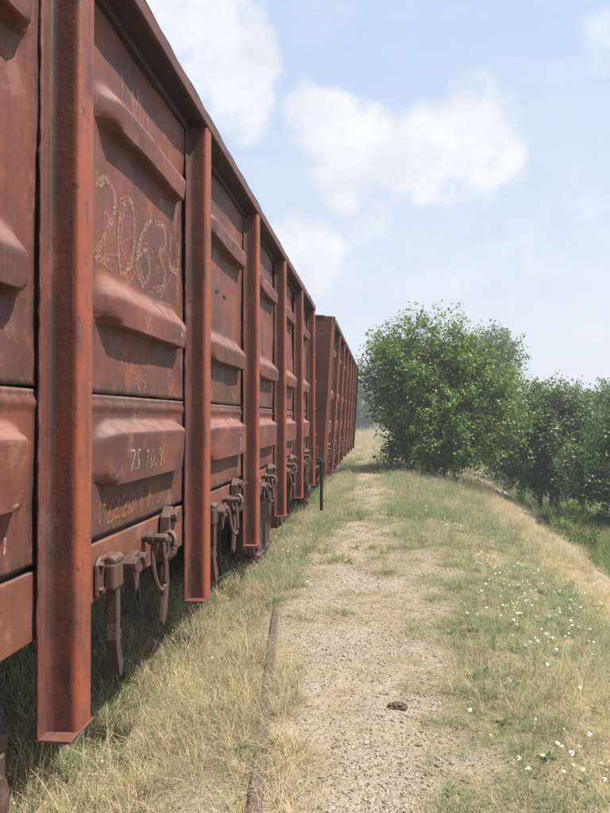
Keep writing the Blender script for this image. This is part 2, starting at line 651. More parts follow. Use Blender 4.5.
def rib_height(y, z, y0, y1, ribs, m0, m1, wob):
    """pressed swage: long slope above, sharp return below, tapering ends. y0..y1 clear bay"""
    h = np.zeros_like(y)
    for (zt, zc, zl, dep) in ribs:
        e = np.minimum(sstep(y0 + m0, y0 + m0 + .16, y), 1 - sstep(y1 - m1 - .13, y1 - m1, y))
        # the ends are narrower as well as shallower
        mid = (zt + zl) / 2
        zz = mid + (z - mid) / (.45 + .55 * np.clip(e, .02, 1))
        p = np.where(zz > zc, 1 - sstep(zc, zt, zz) * 1.0, np.where(zz > zl, 1.0 - .12 * (zc - zz) / (zc - zl), .88 * sstep(zl - .010, zl, zz)))
        h = np.maximum(h, dep * p * e)
    return h + wob


class Panel:
    """one bay of side sheeting: keeps its surface function so that writing can follow it"""
    def __init__(self, y0, y1, seed):
        self.y0, self.y1, self.seed = y0, y1, seed
        r = random.Random(seed)
        self.m0 = r.uniform(.12, .2)
        self.m1 = r.uniform(.02, .07)

    def x(self, y, z):
        y = np.asarray(y, float)
        z = np.asarray(z, float)
        s = self.seed
        wob = (fbm(y * 2.2 + s * 7.3, z * 2.2, 70 + s, 3) - .5) * .030 + (fbm(y * 7 + s * 3, z * 5, 90 + s, 2) - .5) * .007
        up = rib_height(y, z, self.y0, self.y1, RIBS_UP, self.m0, self.m1, wob)
        lo = rib_height(y, z, self.y0, self.y1, RIB_LOW, self.m0, self.m1, wob)
        # lower sheet: a raised bead just under the seam
        lo = lo + .010 * np.exp(-((z - (Z_SEAM - .052)) / .014) ** 2)
        return np.where(z > Z_SEAM, up, lo) + HALF - .118

    def build(self, name, z0, z1, nz, parent, mat):
        ny_ = 40
        ys = np.linspace(self.y0 - .03, self.y1 + .03, ny_)
        zs = np.linspace(z0, z1, nz)
        for rb in RIBS_UP + RIB_LOW:                          # rows packed where the sheet folds
            if z0 < rb[2] < z1:
                zs = np.concatenate([zs, rb[2] + np.array([-.012, -.008, -.004, 0, .004]), rb[1] + np.array([-.008, .008])])
        zs = np.sort(zs)
        nz = len(zs)
        YY, ZZ = np.meshgrid(ys, zs)
        eps = np.where(ZZ >= Z_SEAM, ZZ + 1e-4, ZZ - 1e-4)
        XX = self.x(YY, eps)
        # ragged lap at the seam
        jag = (fbm(ys * 6 + self.seed, ys * 0 + 3, 33, 3) - .5) * .012
        if z0 >= Z_SEAM:
            ZZ = ZZ.copy()
            ZZ[0] += jag
            XX[0] += .004
        ii = np.arange(ny_ * nz).reshape(nz, ny_)
        q = np.stack([ii[:-1, :-1], ii[:-1, 1:], ii[1:, 1:], ii[1:, :-1]], -1).reshape(-1, 4)
        me = np_mesh(name, np.stack([XX, YY, ZZ - ZR], -1).reshape(-1, 3), q)
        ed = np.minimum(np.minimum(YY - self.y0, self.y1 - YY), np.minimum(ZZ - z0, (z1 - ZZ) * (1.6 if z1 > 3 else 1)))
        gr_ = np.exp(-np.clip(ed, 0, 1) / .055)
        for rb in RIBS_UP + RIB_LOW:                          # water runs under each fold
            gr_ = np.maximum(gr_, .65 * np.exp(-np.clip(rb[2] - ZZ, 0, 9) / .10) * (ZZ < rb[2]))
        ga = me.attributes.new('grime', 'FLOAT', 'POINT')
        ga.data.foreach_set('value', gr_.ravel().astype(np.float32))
        o = link_mesh(name, me, mat, parent, smooth=True)
        so = o.modifiers.new('thickness', 'SOLIDIFY')
        so.thickness = .008
        so.offset = -1
        return o


def hat_outline():
    """rolled omega post seen from above, outward = +x: (x, y, worn edge, grime)"""
    o, w, f, r = HALF, .055, .112, .016
    base = HALF - .106
    half = [(base, -f, 0, .3), (base + .009, -f, .5, .6), (base + .009, -f + .012, .2, .1), (base + .009, -w - .02, 0, .2), (base + .010, -w - .008, 0, 1), (base + .018, -w - .001, 0, 1),
            (base + .034, -w, 0, .45), (o - r - .026, -w, 0, .35), (o - r - .012, -w, .15, .1)]
    for k in range(5):
        a = math.radians(90 * k / 4)
        half.append((o - r + r * math.sin(a), -w + r - r * math.cos(a), 1, 0))
    half += [(o, -w + r + .008, .95, 0), (o, -w + r + .03, .7, .05)]
    return half + [(p[0], -p[1], p[2], p[3]) for p in reversed(half)]


def post_mesh(ky, z0, z1):
    rings = [(z0, 0), (z0 + .03, .1), (z0 + .05, 1), (z0 + .19, 1), (z0 + .23, .15), (z0 + .6, 0), (z1, 0)]
    n = len(HAT)
    V, F, wn, gm = [], [], [], []
    for (zz, g) in rings:
        for (x, y, a, b) in HAT:
            V.append((x, y * ky, zz))
            wn.append(a)
            web = 1.0 if (y < 0 and HALF - .09 < x < HALF - .02) else 0.0
            gm.append(min(1.2, b + g * web))
    for k in range(len(rings) - 1):
        for i in range(n):
            F.append((k * n + i, k * n + (i + 1) % n, (k + 1) * n + (i + 1) % n, (k + 1) * n + i))
    me = np_mesh('side_post', V, F)
    for nm, arr in (('worn', wn), ('grime', gm)):
        a = me.attributes.new(nm, 'FLOAT', 'POINT')
        a.data.foreach_set('value', np.array(arr, np.float32))
    return me


HAT = hat_outline()
DIG = {
    '0': [[(.2, 0), (.05, .2), (0, .5), (.08, .85), (.3, 1), (.5, .85), (.6, .5), (.5, .15), (.2, 0)]],
    '1': [[(.1, .75), (.3, 1), (.28, 0)]],
    '2': [[(0, .8), (.2, 1), (.5, .92), (.52, .65), (.25, .3), (0, 0), (.6, .04)]],
    '3': [[(0, .95), (.45, 1), (.5, .75), (.2, .55), (.55, .4), (.5, .08), (0, 0)]],
    '4': [[(.1, 1), (.02, .5), (.55, .48)], [(.5, .95), (.46, 0)]],
    '5': [[(.55, 1), (.1, 1), (.06, .55), (.45, .58), (.55, .25), (.35, 0), (0, .05)]],
    '6': [[(.5, 1), (.12, .6), (.02, .22), (.3, 0), (.56, .22), (.35, .5), (.06, .32)]],
    '7': [[(0, .96), (.6, 1), (.2, 0)]],
    '8': [[(.3, .52), (.05, .76), (.3, 1), (.55, .76), (.3, .52), (.02, .25), (.3, 0), (.58, .25), (.3, .52)]],
    '/': [[(.45, 1), (.05, 0)]],
    'O': [[(.3, 0), (.02, .3), (.05, .75), (.3, 1), (.55, .75), (.58, .3), (.3, 0)]],
    'P': [[(.05, 0), (.05, 1), (.45, .95), (.5, .6), (.05, .5)]],
    'N': [[(.02, 1), (.02, 0), (.55, 1), (.55, 0)]],
    'L': [[(.02, 1), (.02, 0), (.3, .02)]],
    'T': [[(0, 1), (.6, 1)], [(.3, 1), (.28, 0)]],
    'S': [[(.55, .9), (.25, 1), (.05, .75), (.5, .4), (.45, .05), (0, .08)]],
    'A': [[(0, 0), (.28, 1), (.55, 0)]],
    '.': [[(.2, .12), (.3, .02)]],
    '-': [[(.05, .5), (.5, .52)]],
    'C': [[(.5, .9), (.2, 1), (.02, .5), (.2, 0), (.5, .1)]],
    ' ': [],
}


WRITE_N = [0]


def write_on(panel, text, y, z, h, adv, mat, parent, wid=.008, slant=.08, drop=0.0, jit=.05, seed=1, lift=.0025):
    """handwriting as thin ribbons that follow the pressed sheet"""
    WRITE_N[0] += 1
    lift += .0005 * (WRITE_N[0] % 9)
    r = random.Random(seed)
    verts, faces = [], []
    yy = y
    for ch in text:
        for st in DIG[ch]:
            pts = []
            for (a, b) in st:
                pts.append((yy + (a + r.uniform(-jit, jit)) * h * .9 * adv / .62 + b * h * slant, z + drop * (yy - y) + (b + r.uniform(-jit, jit)) * h))
            dense = []
            for (p, q) in zip(pts, pts[1:]):
                n = max(2, int(math.hypot(q[0] - p[0], q[1] - p[1]) / .015))
                for k in range(n):
                    t = k / n
                    dense.append((p[0] + (q[0] - p[0]) * t, p[1] + (q[1] - p[1]) * t))
            dense.append(pts[-1])
            # soften the corners
            for _ in range(2):
                dense = [dense[0]] + [((a[0] + 2 * b[0] + c[0]) / 4, (a[1] + 2 * b[1] + c[1]) / 4) for a, b, c in zip(dense, dense[1:], dense[2:])] + [dense[-1]]
            base = len(verts)
            for k, p in enumerate(dense):
                q0, q1 = dense[max(0, k - 1)], dense[min(len(dense) - 1, k + 1)]
                t = Vector((q1[0] - q0[0], q1[1] - q0[1]))
                t.normalize()
                wv = wid * r.uniform(.35, .65)
                for s in (-1, 1):
                    a, b = p[0] - t.y * wv * s, p[1] + t.x * wv * s
                    verts.append((0.0, a, b))
                if k:
                    i = base + 2 * k
                    faces.append((i - 2, i - 1, i + 1, i))
        yy += adv * h
    if faces:
        V = np.array(verts)
        V[:, 0] = panel.x(V[:, 1], V[:, 2]) + lift
        V[:, 2] -= ZR
        return link_mesh('chalk_writing', np_mesh('chalk_writing', V, faces), mat, parent)


def latch_parts():
    """meshes of the floor-hatch locking gear under each bay (local to its sill point)"""
    P = {}
    bm = bmesh.new()                                      # hinge bracket: bolted plate with a wrapped lug
    prism(bm, [(-.085, -.075), (.075, -.065), (.085, .04), (.05, .07), (-.06, .075), (-.085, .05)], 'x', 0, .022)
    bx(bm, .02, .062, -.045, .035, -.055, .045)
    cyl(bm, (.042, -.002, .052), 'y', .022, .08, 12)
    P['latch_bracket'] = bm
    bm = bmesh.new()
    tube(bm, [(.02, 0, 0), (.036, 0, 0)], [.014, .012], 6)
    P['bolt'] = bm
    bm = bmesh.new()                                      # the locking bar that hangs below the sill
    prism(bm, [(-.012, 0), (.03, 0), (.036, -.12), (.03, -.19), (.045, -.2), (.04, -.23), (.03, -.235), (.075, -.34), (.055, -.385),
               (.03, -.37), (-.002, -.27), (-.01, -.22), (-.004, -.16)], 'x', .01, .052, (0, 0, -.03))
    P['locking_bar'] = bm
    bm = bmesh.new()                                      # toggle knuckle beside the bracket
    prism(bm, [(.10, .03), (.17, .045), (.19, 0), (.175, -.05), (.16, -.1), (.135, -.115), (.12, -.06), (.09, -.02)], 'x', .02, .06)
    cyl(bm, (.05, .11, .0), 'x', .03, .06, 10)
    cyl(bm, (.05, .185, .01), 'x', .024, .07, 10)
    P['toggle'] = bm
    bm = bmesh.new()                                      # long hanging ring
    ring = []
    for k in range(25):
        a = 2 * math.pi * k / 24
        ring.append((.075 + .021 * math.cos(a) - .016 * math.sin(a), .29 + .018 * math.cos(a) + .012 * math.sin(a), -.055 + .115 * math.sin(a)))
    tube(bm, ring, .0105, 8, cap=False)
    tube(bm, [(.0, .285, .055), (.11, .285, .055), (.115, .285, .055)], [.019, .019, .012], 10)
    tube(bm, [(.03, .285, .055), (.055, .285, .055)], [.03, .03], 12)
    P['hanging_ring'] = bm
    bm = bmesh.new()                                      # hook plate at the far end of the hatch
    prism(bm, [(.47, .02), (.48, .10), (.52, .145), (.56, .13), (.565, .08), (.54, .03), (.545, -.03), (.56, -.07), (.53, -.10),
               (.50, -.09), (.47, -.07), (.44, -.10), (.425, -.06), (.43, 0), (.45, .03)], 'x', .012, .058)
    eye = [(.07 + .032 * math.cos(2 * math.pi * k / 20), .44 + .012 * math.sin(2 * math.pi * k / 20), -.02 + .055 * math.sin(2 * math.pi * k / 20)) for k in range(21)]
    tube(bm, eye, .014, 8, cap=False)
    cyl(bm, (.05, .522, .10), 'x', .03, .07, 12)
    cyl(bm, (.05, .51, -.02), 'x', .026, .075, 12)
    P['latch_hook'] = bm
    bm = bmesh.new()
    prism(bm, [(.475, -.08), (.52, -.09), (.53, -.2), (.515, -.3), (.49, -.37), (.465, -.385), (.455, -.36), (.475, -.25), (.47, -.16)], 'x', .018, .04)
    P['hook_tail'] = bm
    bm = bmesh.new()
    cyl(bm, (.06, .60, .085), 'y', .013, .17, 8)
    cyl(bm, (.06, .69, .085), 'y', .02, .02, 8)
    P['latch_pin'] = bm
    out = {}
    for k, b in P.items():
        me = bpy.data.meshes.new(k)
        dy, sy = {'hanging_ring': (.10, 1.15), 'latch_hook': (.02, 1.30), 'hook_tail': (.02, 1.30), 'latch_pin': (.02, 1.30), 'toggle': (.03, 1.15)}.get(k, (0, 1.3))
        for v in b.verts:
            v.co.y = v.co.y * sy + dy
        bmesh.ops.recalc_face_normals(b, faces=b.faces[:])
        b.to_mesh(me)
        b.free()
        me.materials.append(M_gear)
        out[k] = me
    return out


LATCH = latch_parts()


def add_latch(parent, y, zc, rnd, long_pin=False):
    def put(n, par, loc=(0, 0, 0), bev=.004, rot=0):
        o = link_mesh(n, LATCH[n], None, par, bevel=bev)
        o.location = loc
        o.rotation_euler.x = rot
        return o
    x = HALF - .118
    br = put('latch_bracket', parent, (x, y, zc), .012)
    for a, b in ((-.086, -.045), (-.086, .045), (.082, -.03)):
        put('bolt', br, (0, a, b), bev=0)
    put('locking_bar', br, rot=rnd.uniform(-.12, .08)).rotation_euler.z = rnd.uniform(-.1, .12)
    put('toggle', br, rot=rnd.uniform(-.03, .03))
    put('hanging_ring', br, (0, rnd.uniform(-.03, .03), rnd.uniform(-.01, .01)), bev=0, rot=rnd.uniform(-.04, .04))
    hk = put('latch_hook', parent, (x, y + rnd.uniform(-.02, .05), zc + .02), .009)
    put('hook_tail', hk, rot=rnd.uniform(-.05, .10))
    if long_pin:
        put('latch_pin', hk, bev=0)


def bogie(parent, y):
    bm = bmesh.new()
    out = [(-1.22, .42), (-1.25, .60), (-1.05, .66), (-.70, .66), (-.40, .80), (.40, .80), (.70, .66), (1.05, .66), (1.25, .60), (1.22, .42),
           (1.0, .36), (.75, .40), (.48, .22), (.30, .16), (-.30, .16), (-.48, .22), (-.75, .40), (-1.0, .36)]
    for s in (-1, 1):
        prism(bm, out, 'x', s * .98 - .06, s * .98 + .06, (0, y, 0))
        bx(bm, s * .98 - .10, s * .98 + .10, y - .42, y + .42, .165, .215)
        for k in (-.16, .16):
            cyl(bm, (s * .99, y + k, .36), 'z', .07, .3, 10)
    bx(bm, -1.05, 1.05, y - .2, y + .2, .50, .74)
    b = mesh_obj('bogie_frame', bm, M_gear, parent, bevel=.01)
    for k in (-.925, .925):
        for s in (-1, 1):
            bm = bmesh.new()
            prof = [(-.07, .01), (-.07, .16), (-.02, .17), (-.02, .40), (-.065, .415), (-.065, .475), (.03, .487), (.068, .505), (.068, .415), (.02, .40), (.02, .17), (.07, .16), (.07, .01)]
            seg = 32
            rows = []
            for (a, r_) in prof:
                rows.append([bm.verts.new((s * (.76 - a), y + k + r_ * math.cos(2 * math.pi * j / seg), .475 + r_ * math.sin(2 * math.pi * j / seg))) for j in range(seg)])
            for r0, r1 in zip(rows, rows[1:]):
                for j in range(seg):
                    bm.faces.new((r0[j], r0[(j + 1) % seg], r1[(j + 1) % seg], r1[j]))
            bmesh.ops.recalc_face_normals(bm, faces=bm.faces[:])
            mesh_obj('wheel', bm, M_wheel, b, smooth=False)
        bm = bmesh.new()
        cyl(bm, (0, y + k, .475), 'x', .08, 1.4, 14)
        mesh_obj('axle', bm, M_wheel, b)
        for s in (-1, 1):
            bm = bmesh.new()
            bx(bm, s * 1.0 - .13, s * 1.0 + .13, y + k - .14, y + k + .14, .34, .62)
            cyl(bm, (s * 1.13, y + k, .475), 'x', .12, .06, 14)
            mesh_obj('axle_box', bm, M_gear, b, bevel=.012)


def build_wagon(name, label, loc, rot, ys, first, seed, latches=True, lever=True):
    """ys: local y of the side posts; the wagon's long side (+x) carries full detail"""
    W = empty(name, loc, rot)
    tag(W, label, 'wagon', 'gondola wagons coupled in a train')
    rnd = random.Random(seed)
    z = lambda v: v - ZR
    ya, yb = ys[0] - .1, ys[-1] + .1
    post_me = None
    for i, y in enumerate(ys):
        o = link_mesh('side_post', post_mesh(1.0, z(Z_POST), z(Z_TOP - .007)), M_post, W)
        o.location.y = y
        bm = bmesh.new()                                   # foot plate closing the post
        bx(bm, HALF - .112, HALF + .003, -.113, .064, z(Z_POST) - .012, z(Z_POST) - .001)
        mesh_obj('foot_plate', bm, M_post, o, bevel=.003)
        # weld bead down the near flange
        bm = bmesh.new()
        pts = []
        for k in range(60):
            t = k / 59
            pts.append((HALF - .100 + rnd.uniform(-.002, .002), -.114 + rnd.uniform(-.002, .002), z(Z_SILL) + .02 + t * (Z_TOP - Z_SILL - .05)))
        tube(bm, pts, [rnd.uniform(.002, .0065) for _ in pts], 5)
        mesh_obj('weld_bead', bm, M_chord, o)
    panels = []
    for i in range(len(ys) - 1):
        p = Panel(ys[i] + .10, ys[i + 1] - .10, first + i)
        p.build('upper_panel', Z_SEAM, Z_TOP + .03, 84, W, M_panel)
        p.build('lower_panel', Z_BOT, Z_SEAM - .010, 44, W, M_panel)
        panels.append(p)
    # top chord: a pressed angle with a rolled upper edge
    bm = bmesh.new()
    prism(bm, [(HALF - .15, z(Z_TOP)), (HALF + .004, z(Z_TOP)), (HALF + .004, z(Z_TOP + .066)), (HALF - .02, z(Z_TOP + .078)), (HALF - .15, z(Z_TOP + .078))], 'y', ya, yb)
    ch_ = mesh_obj('top_chord', bm, M_chord, W, bevel=.006)
    bm = bmesh.new()                                       # plate added under the chord, its shade put into the dark colour
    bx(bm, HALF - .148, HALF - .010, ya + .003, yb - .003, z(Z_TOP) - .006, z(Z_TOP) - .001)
    mesh_obj('chord_shade_plate', bm, M_under, ch_)
    bm = bmesh.new()
    bx(bm, HALF - .128, HALF - .09, ya + .02, yb - .02, z(Z_TOP) - .045, z(Z_TOP) - .007)
    mesh_obj('chord_angle', bm, M_under, W, bevel=.005)  # dark colour here also paints in the shade under the chord
    bm = bmesh.new()
    n = 90
    pts = [(HALF - .012 + rnd.uniform(-.002, .002), ya + (yb - ya) * k / n, z(Z_TOP + .080) + rnd.uniform(-.003, .004)) for k in range(n + 1)]
    tube(bm, pts, [rnd.uniform(.006, .012) for _ in pts], 6)
    mesh_obj('edge_bead', bm, M_black, W)
    # sill in one length, with the flange that carries the hatch gear
    bm = bmesh.new()
    bx(bm, HALF - .145, HALF - .116, ya, yb, z(Z_SILL), z(Z_BOT - .022))
    bx(bm, HALF - .26, HALF - .146, ya, yb, z(Z_SILL), z(Z_SILL) + .012)
    mesh_obj('side_sill', bm, M_sill, W, bevel=.004)
    # inside lining, floor, far side, ends, underframe
    bm = bmesh.new()
    bx(bm, HALF - .165, HALF - .15, ya, yb, z(Z_BOT) - .03, z(Z_TOP) + .05)
    mesh_obj('wall_lining', bm, M_inner, W)
    bm = bmesh.new()
    bx(bm, -HALF + .1, -HALF + .13, ya, yb, z(Z_SILL), z(Z_TOP) + .07)
    bx(bm, -HALF, -HALF + .15, ya, yb, z(Z_TOP), z(Z_TOP) + .078)
    for y in ys:
        bx(bm, -HALF, -HALF + .099, y - .05, y + .05, z(Z_POST), z(Z_TOP) - .002)
    mesh_obj('side_wall', bm, M_panel, W)
    for i in range(len(ys) - 1):                             # floor hatches
        bm = bmesh.new()
        for s in (-1, 1):
            prism(bm, [(s * .2, z(1.24)), (s * (HALF - .17), z(1.19)), (s * (HALF - .17), z(1.22)), (s * .2, z(1.27))], 'y', ys[i] + .06, ys[i + 1] - .06)
        mesh_obj('floor_hatch', bm, M_under, W)
    bm = bmesh.new()
    bx(bm, -.19, .19, ya - .05, yb + .05, z(.86), z(1.28))
    mesh_obj('centre_sill', bm, M_under, W, bevel=.01)
    for y in ys:
        bm = bmesh.new()
        out = [(-HALF + .12, z(1.06)), (-HALF + .12, z(1.18)), (HALF - .15, z(1.18)), (HALF - .15, z(1.06)), (.3, z(.90)), (-.3, z(.90))]
        prism(bm, out, 'y', y - .06, y + .06)
        mesh_obj('cross_bearer', bm, M_under, W)
    for y0, s in ((ya, -1), (yb, 1)):
        bm = bmesh.new()
        bx(bm, -HALF + .13, HALF - .17, min(y0, y0 - s * .03), max(y0, y0 - s * .03), z(Z_SILL - .1), z(Z_TOP) + .07)
        for zz in (1.55, 2.05, 2.6):
            prism(bm, [(y0, z(zz - .09)), (y0 + s * .07, z(zz - .05)), (y0 + s * .07, z(zz + .05)), (y0, z(zz + .09))], 'x', -HALF + .2, HALF - .63)
        bx(bm, -HALF + .02, HALF - .16, min(y0, y0 + s * .1), max(y0, y0 + s * .1), z(Z_TOP) - .02, z(Z_TOP) + .086)
        bx(bm, -HALF + .12, HALF - .14, min(y0 + s * .001, y0 + s * .14), max(y0 + s * .001, y0 + s * .14), z(.98), z(1.26))
        e = mesh_obj('end_wall', bm, M_panel, W, bevel=.006)
        bm = bmesh.new()                                   # broad corner post
        prism(bm, [(HALF - .62, y0), (HALF - .015, y0), (HALF - .03, y0 + s * .10), (HALF - .60, y0 + s * .10)], 'z', z(1.0), z(Z_TOP) + .075)
        mesh_obj('corner_post', bm, M_post, e, bevel=.01)
        if s > 0:                                          # ladder rungs by the corner
            for zz in (1.45, 1.85, 2.25, 2.65, 3.0):
                bm = bmesh.new()
                tube(bm, [(HALF - .02, y0 + s * .09, z(zz)), (HALF + .0, y0 + s * .21, z(zz)), (HALF - .35, y0 + s * .21, z(zz)), (HALF - .33, y0 + s * .09, z(zz))], .013, 6)
                mesh_obj('ladder_rung', bm, M_gear, e)
        bm = bmesh.new()                                   # automatic coupler
        bx(bm, -.09, .09, min(y0, y0 + s * .42), max(y0, y0 + s * .42), z(.90), z(1.08))
        a, b = sorted((y0 + s * .36, y0 + s * .52))
        bx(bm, -.2, .18, a, b, z(.84), z(1.14))
        mesh_obj('coupler', bm, M_under, W, bevel=.02)
    for y in (ys[0] + 2.46, ys[-1] - 1.6):
        bogie(W, y)
    # brake pipe along the side and a reservoir under the floor
    bm = bmesh.new()
    tube(bm, [(.55, ya, z(.98)), (.55, yb, z(.98))], .022, 8)
    cyl(bm, (-.5, (ya + yb) / 2, z(.8)), 'y', .2, .9, 18)
    mesh_obj('brake_gear', bm, M_under, W)
    if latches:
        for i in range(len(ys) - 1):
            add_latch(W, ys[i] + (.46 if i != 1 else .36) + rnd.uniform(-.03, .03), z(1.115), rnd, long_pin=(i in (0, 3, 5)))
    if lever:                                              # uncoupling lever that hangs at the far corner
        bm = bmesh.new()
        xl = HALF + .075
        tube(bm, [(.2, yb + .16, z(1.10)), (xl - .02, yb + .16, z(1.10)), (xl, yb + .16, z(1.06)), (xl, yb + .16, z(.9)), (xl, yb + .17, z(.33))], [.018, .018, .024, .026, .026], 8)
        mesh_obj('uncoupling_lever', bm, M_black, W)
    return W, panels


Y0 = 2.14
PITCH = 1.615
ys1 = [Y0 + PITCH * k for k in range(-2, 6)]
wag1, pan1 = build_wagon('gondola_wagon', 'rust red gondola wagon with chalk numbers on its panels, hatch latches and hanging black lever',
                         (CX, 0, ZR), (0, 0, 0), ys1, 0, 5)
L2 = 12.2
ys2 = [.2 + 1.69 * k for k in range(8)]
wag2, pan2 = build_wagon('gondola_wagon', 'rust red gondola wagon leaning outwards, coupled beyond the chalk numbered wagon',
                         (CX + .02, 11.25, ZR + .08), (0, math.radians(3.4), math.radians(-.3)), ys2, 40, 8, lever=False)

# chalk and paint marks on the first wagon
b0, b1, bm1 = pan1[2], pan1[3], pan1[1]
write_on(b0, '20634', 2.48, 2.29, .34, .67, M_smear, wag1, .055, seed=9, jit=.08)
for k in range(3):
    write_on(b0, '20634', 2.455 + .025 * k, 2.28 + .012 * (k % 3), .35 - .015 * k, .67, M_chalk, wag1, .012 + .012 * (k % 2), seed=10 + k, jit=.045)
write_on(b0, '0OC21', 2.50, 2.28, .22, 1.1, M_chalk, wag1, .007, seed=17, jit=.2)
write_on(b0, 'LNA', 2.72, 2.97, .15, .85, M_chalk, wag1, .010, seed=21)
write_on(b0, 'C', 2.92, 3.08, .04, .7, M_chalk_w, wag1, .012, seed=22)
write_on(b0, 'OP', 3.34, 2.10, .062, .75, M_chalk_w, wag1, .008, seed=23, jit=.02)
write_on(b0, '1114 08', 2.74, 1.92, .075, .72, M_chalk, wag1, .009, seed=24)
write_on(b0, '1 705', 2.78, 1.825, .07, .8, M_chalk, wag1, .008, seed=25)
write_on(b0, '105', 3.12, 2.0, .07, .8, M_chalk, wag1, .008, seed=31)
write_on(b0, 'N/05', 2.86, 1.66, .07, .72, M_chalk, wag1, .009, seed=26)
write_on(b0, '7S 10.41', 2.68, 1.49, .085, .72, M_chalk_w, wag1, .009, seed=27)
write_on(b0, '0 41', 2.94, 1.50, .09, .72, M_ochre, wag1, .010, seed=28)
write_on(b0, 'N2 20 17 01', 2.52, 1.30, .095, .80, M_yellow, wag1, .010, seed=29, drop=.0)
write_on(b0, '122017', 2.56, 1.305, .085, 1.1, M_ochre, wag1, .012, seed=30)
write_on(bm1, 'T', 1.79, 1.42, .045, .8, M_chalk_w, wag1, .009, seed=32)
write_on(bm1, '1 1', 1.75, 1.32, .055, .9, M_chalk_w, wag1, .008, seed=33)
write_on(b1, 'L1 14', 4.35, 2.92, .10, .95, M_chalk, wag1, .012, seed=34)
write_on(b1, '3', 4.85, 1.60, .09, .8, M_chalk_w, wag1, .014, seed=35)
write_on(b1, '2', 4.86, 1.48, .08, .8, M_chalk_w, wag1, .014, seed=36)
write_on(b1, '- -', 4.4, 2.46, .12, .95, M_black, wag1, .02, seed=37)

# ------------------------------------------------------------------ rails
RAIL = [(-.030, 0), (-.031, -.03), (-.012, -.045), (-.009, -.11), (-.06, -.135), (-.06, -.15), (.06, -.15), (.06, -.135), (.009, -.11), (.012, -.045), (.031, -.03), (.030, 0), (.021, .005), (-.021, .005)]


def rail(name, pts, label, group=None):
    bm = bmesh.new()
    rings = []
    for i, p in enumerate(pts):
        p = Vector(p)
        t = (Vector(pts[min(i + 1, len(pts) - 1)]) - Vector(pts[max(i - 1, 0)])).normalized()
        s = Vector((t.y, -t.x, 0)).normalized()
        rings.append([bm.verts.new(p + s * a + Vector((0, 0, b))) for a, b in RAIL])
    n = len(RAIL)
    for r0, r1 in zip(rings, rings[1:]):
        for k in range(n):
            bm.faces.new((r0[k], r0[(k + 1) % n], r1[(k + 1) % n], r1[k]))
    bm.faces.new(rings[0])
    bm.faces.new(rings[-1][::-1])
    bmesh.ops.recalc_face_normals(bm, faces=bm.faces[:])
    o = mesh_obj(name, bm, M_rail, None, bevel=.003)
    tag(o, label, 'rail', group)
    return o


rp = []
for k in range(24):
    y = -1 + k * .42
    x = -.525 - (y - 2.97) * .117
    rp.append((x, y, .022 - .020 * max(0, y - 4.7)))
rail('buried_rail', rp, 'brown rusty rail half buried along the edge of the gravel path')
for s in (-1, 1):
    rail('track_rail', [(CX + s * .76, -6 + k * 2.0, ZR - .006) for k in range(22)], 'rail under the wagon wheels, ' + ('on the gravel path side' if s > 0 else 'on the side away from the path'))

# ------------------------------------------------------------------ scatter (grass, gravel)
SRC = bpy.data.collections.new('scatter_sources')


def source(name, verts, faces, mat, attr=None):
    me = np_mesh(name, verts, faces)
    me.materials.append(mat)
    if attr is not None:
        a = me.attributes.new('var', 'FLOAT', 'POINT')
        a.data.foreach_set('value', np.asarray(attr, np.float32))
    o = bpy.data.objects.new(name, me)
    return o


def scatter(name, sources, pos, rot, scl, pick, dry, label, cat):
    coll = bpy.data.collections.new(name + '_sources')
    for k, o in enumerate(sources):
        coll.objects.link(o)
    me = bpy.data.meshes.new(name)
    n = len(pos)
    me.vertices.add(n)
    me.vertices.foreach_set('co', np.asarray(pos, np.float32).ravel())
    for nm, ty, arr in (('rot', 'FLOAT_VECTOR', rot), ('scl', 'FLOAT_VECTOR', scl), ('pick', 'INT', pick), ('dry', 'FLOAT', dry)):
        a = me.attributes.new(nm, ty, 'POINT')
        if ty == 'FLOAT_VECTOR':
            a.data.foreach_set('vector', np.asarray(arr, np.float32).ravel())
        elif ty == 'INT':
            a.data.foreach_set('value', np.asarray(arr, np.int32))
        else:
            a.data.foreach_set('value', np.asarray(arr, np.float32))
    o = bpy.data.objects.new(name, me)
    COL.objects.link(o)
    ng = bpy.data.node_groups.new(name + '_nodes', 'GeometryNodeTree')
    ng.interface.new_socket('Geometry', in_out='INPUT', socket_type='NodeSocketGeometry')
    ng.interface.new_socket('Geometry', in_out='OUTPUT', socket_type='NodeSocketGeometry')
    N, Lk = ng.nodes, ng.links
    gi, go = N.new('NodeGroupInput'), N.new('NodeGroupOutput')
    ci = N.new('GeometryNodeCollectionInfo')
    ci.inputs['Collection'].default_value = coll
    ci.inputs['Separate Children'].default_value = True
    ci.inputs['Reset Children'].default_value = True
    ip = N.new('GeometryNodeInstanceOnPoints')
    ip.inputs['Pick Instance'].default_value = True

    def named(nm, dt):
        a = N.new('GeometryNodeInputNamedAttribute')
        a.data_type = dt
        a.inputs['Name'].default_value = nm
        return a.outputs['Attribute']
    er = N.new('FunctionNodeEulerToRotation')
    Lk.new(named('rot', 'FLOAT_VECTOR'), er.inputs[0])
    Lk.new(gi.outputs[0], ip.inputs['Points'])
    Lk.new(ci.outputs[0], ip.inputs['Instance'])
    Lk.new(named('pick', 'INT'), ip.inputs['Instance Index'])
    Lk.new(er.outputs[0], ip.inputs['Rotation'])
    Lk.new(named('scl', 'FLOAT_VECTOR'), ip.inputs['Scale'])
    Lk.new(ip.outputs[0], go.inputs[0])
    md = o.modifiers.new('scatter', 'NODES')
    md.node_group = ng
    tag(o, label, cat, None, 'stuff')
    return o


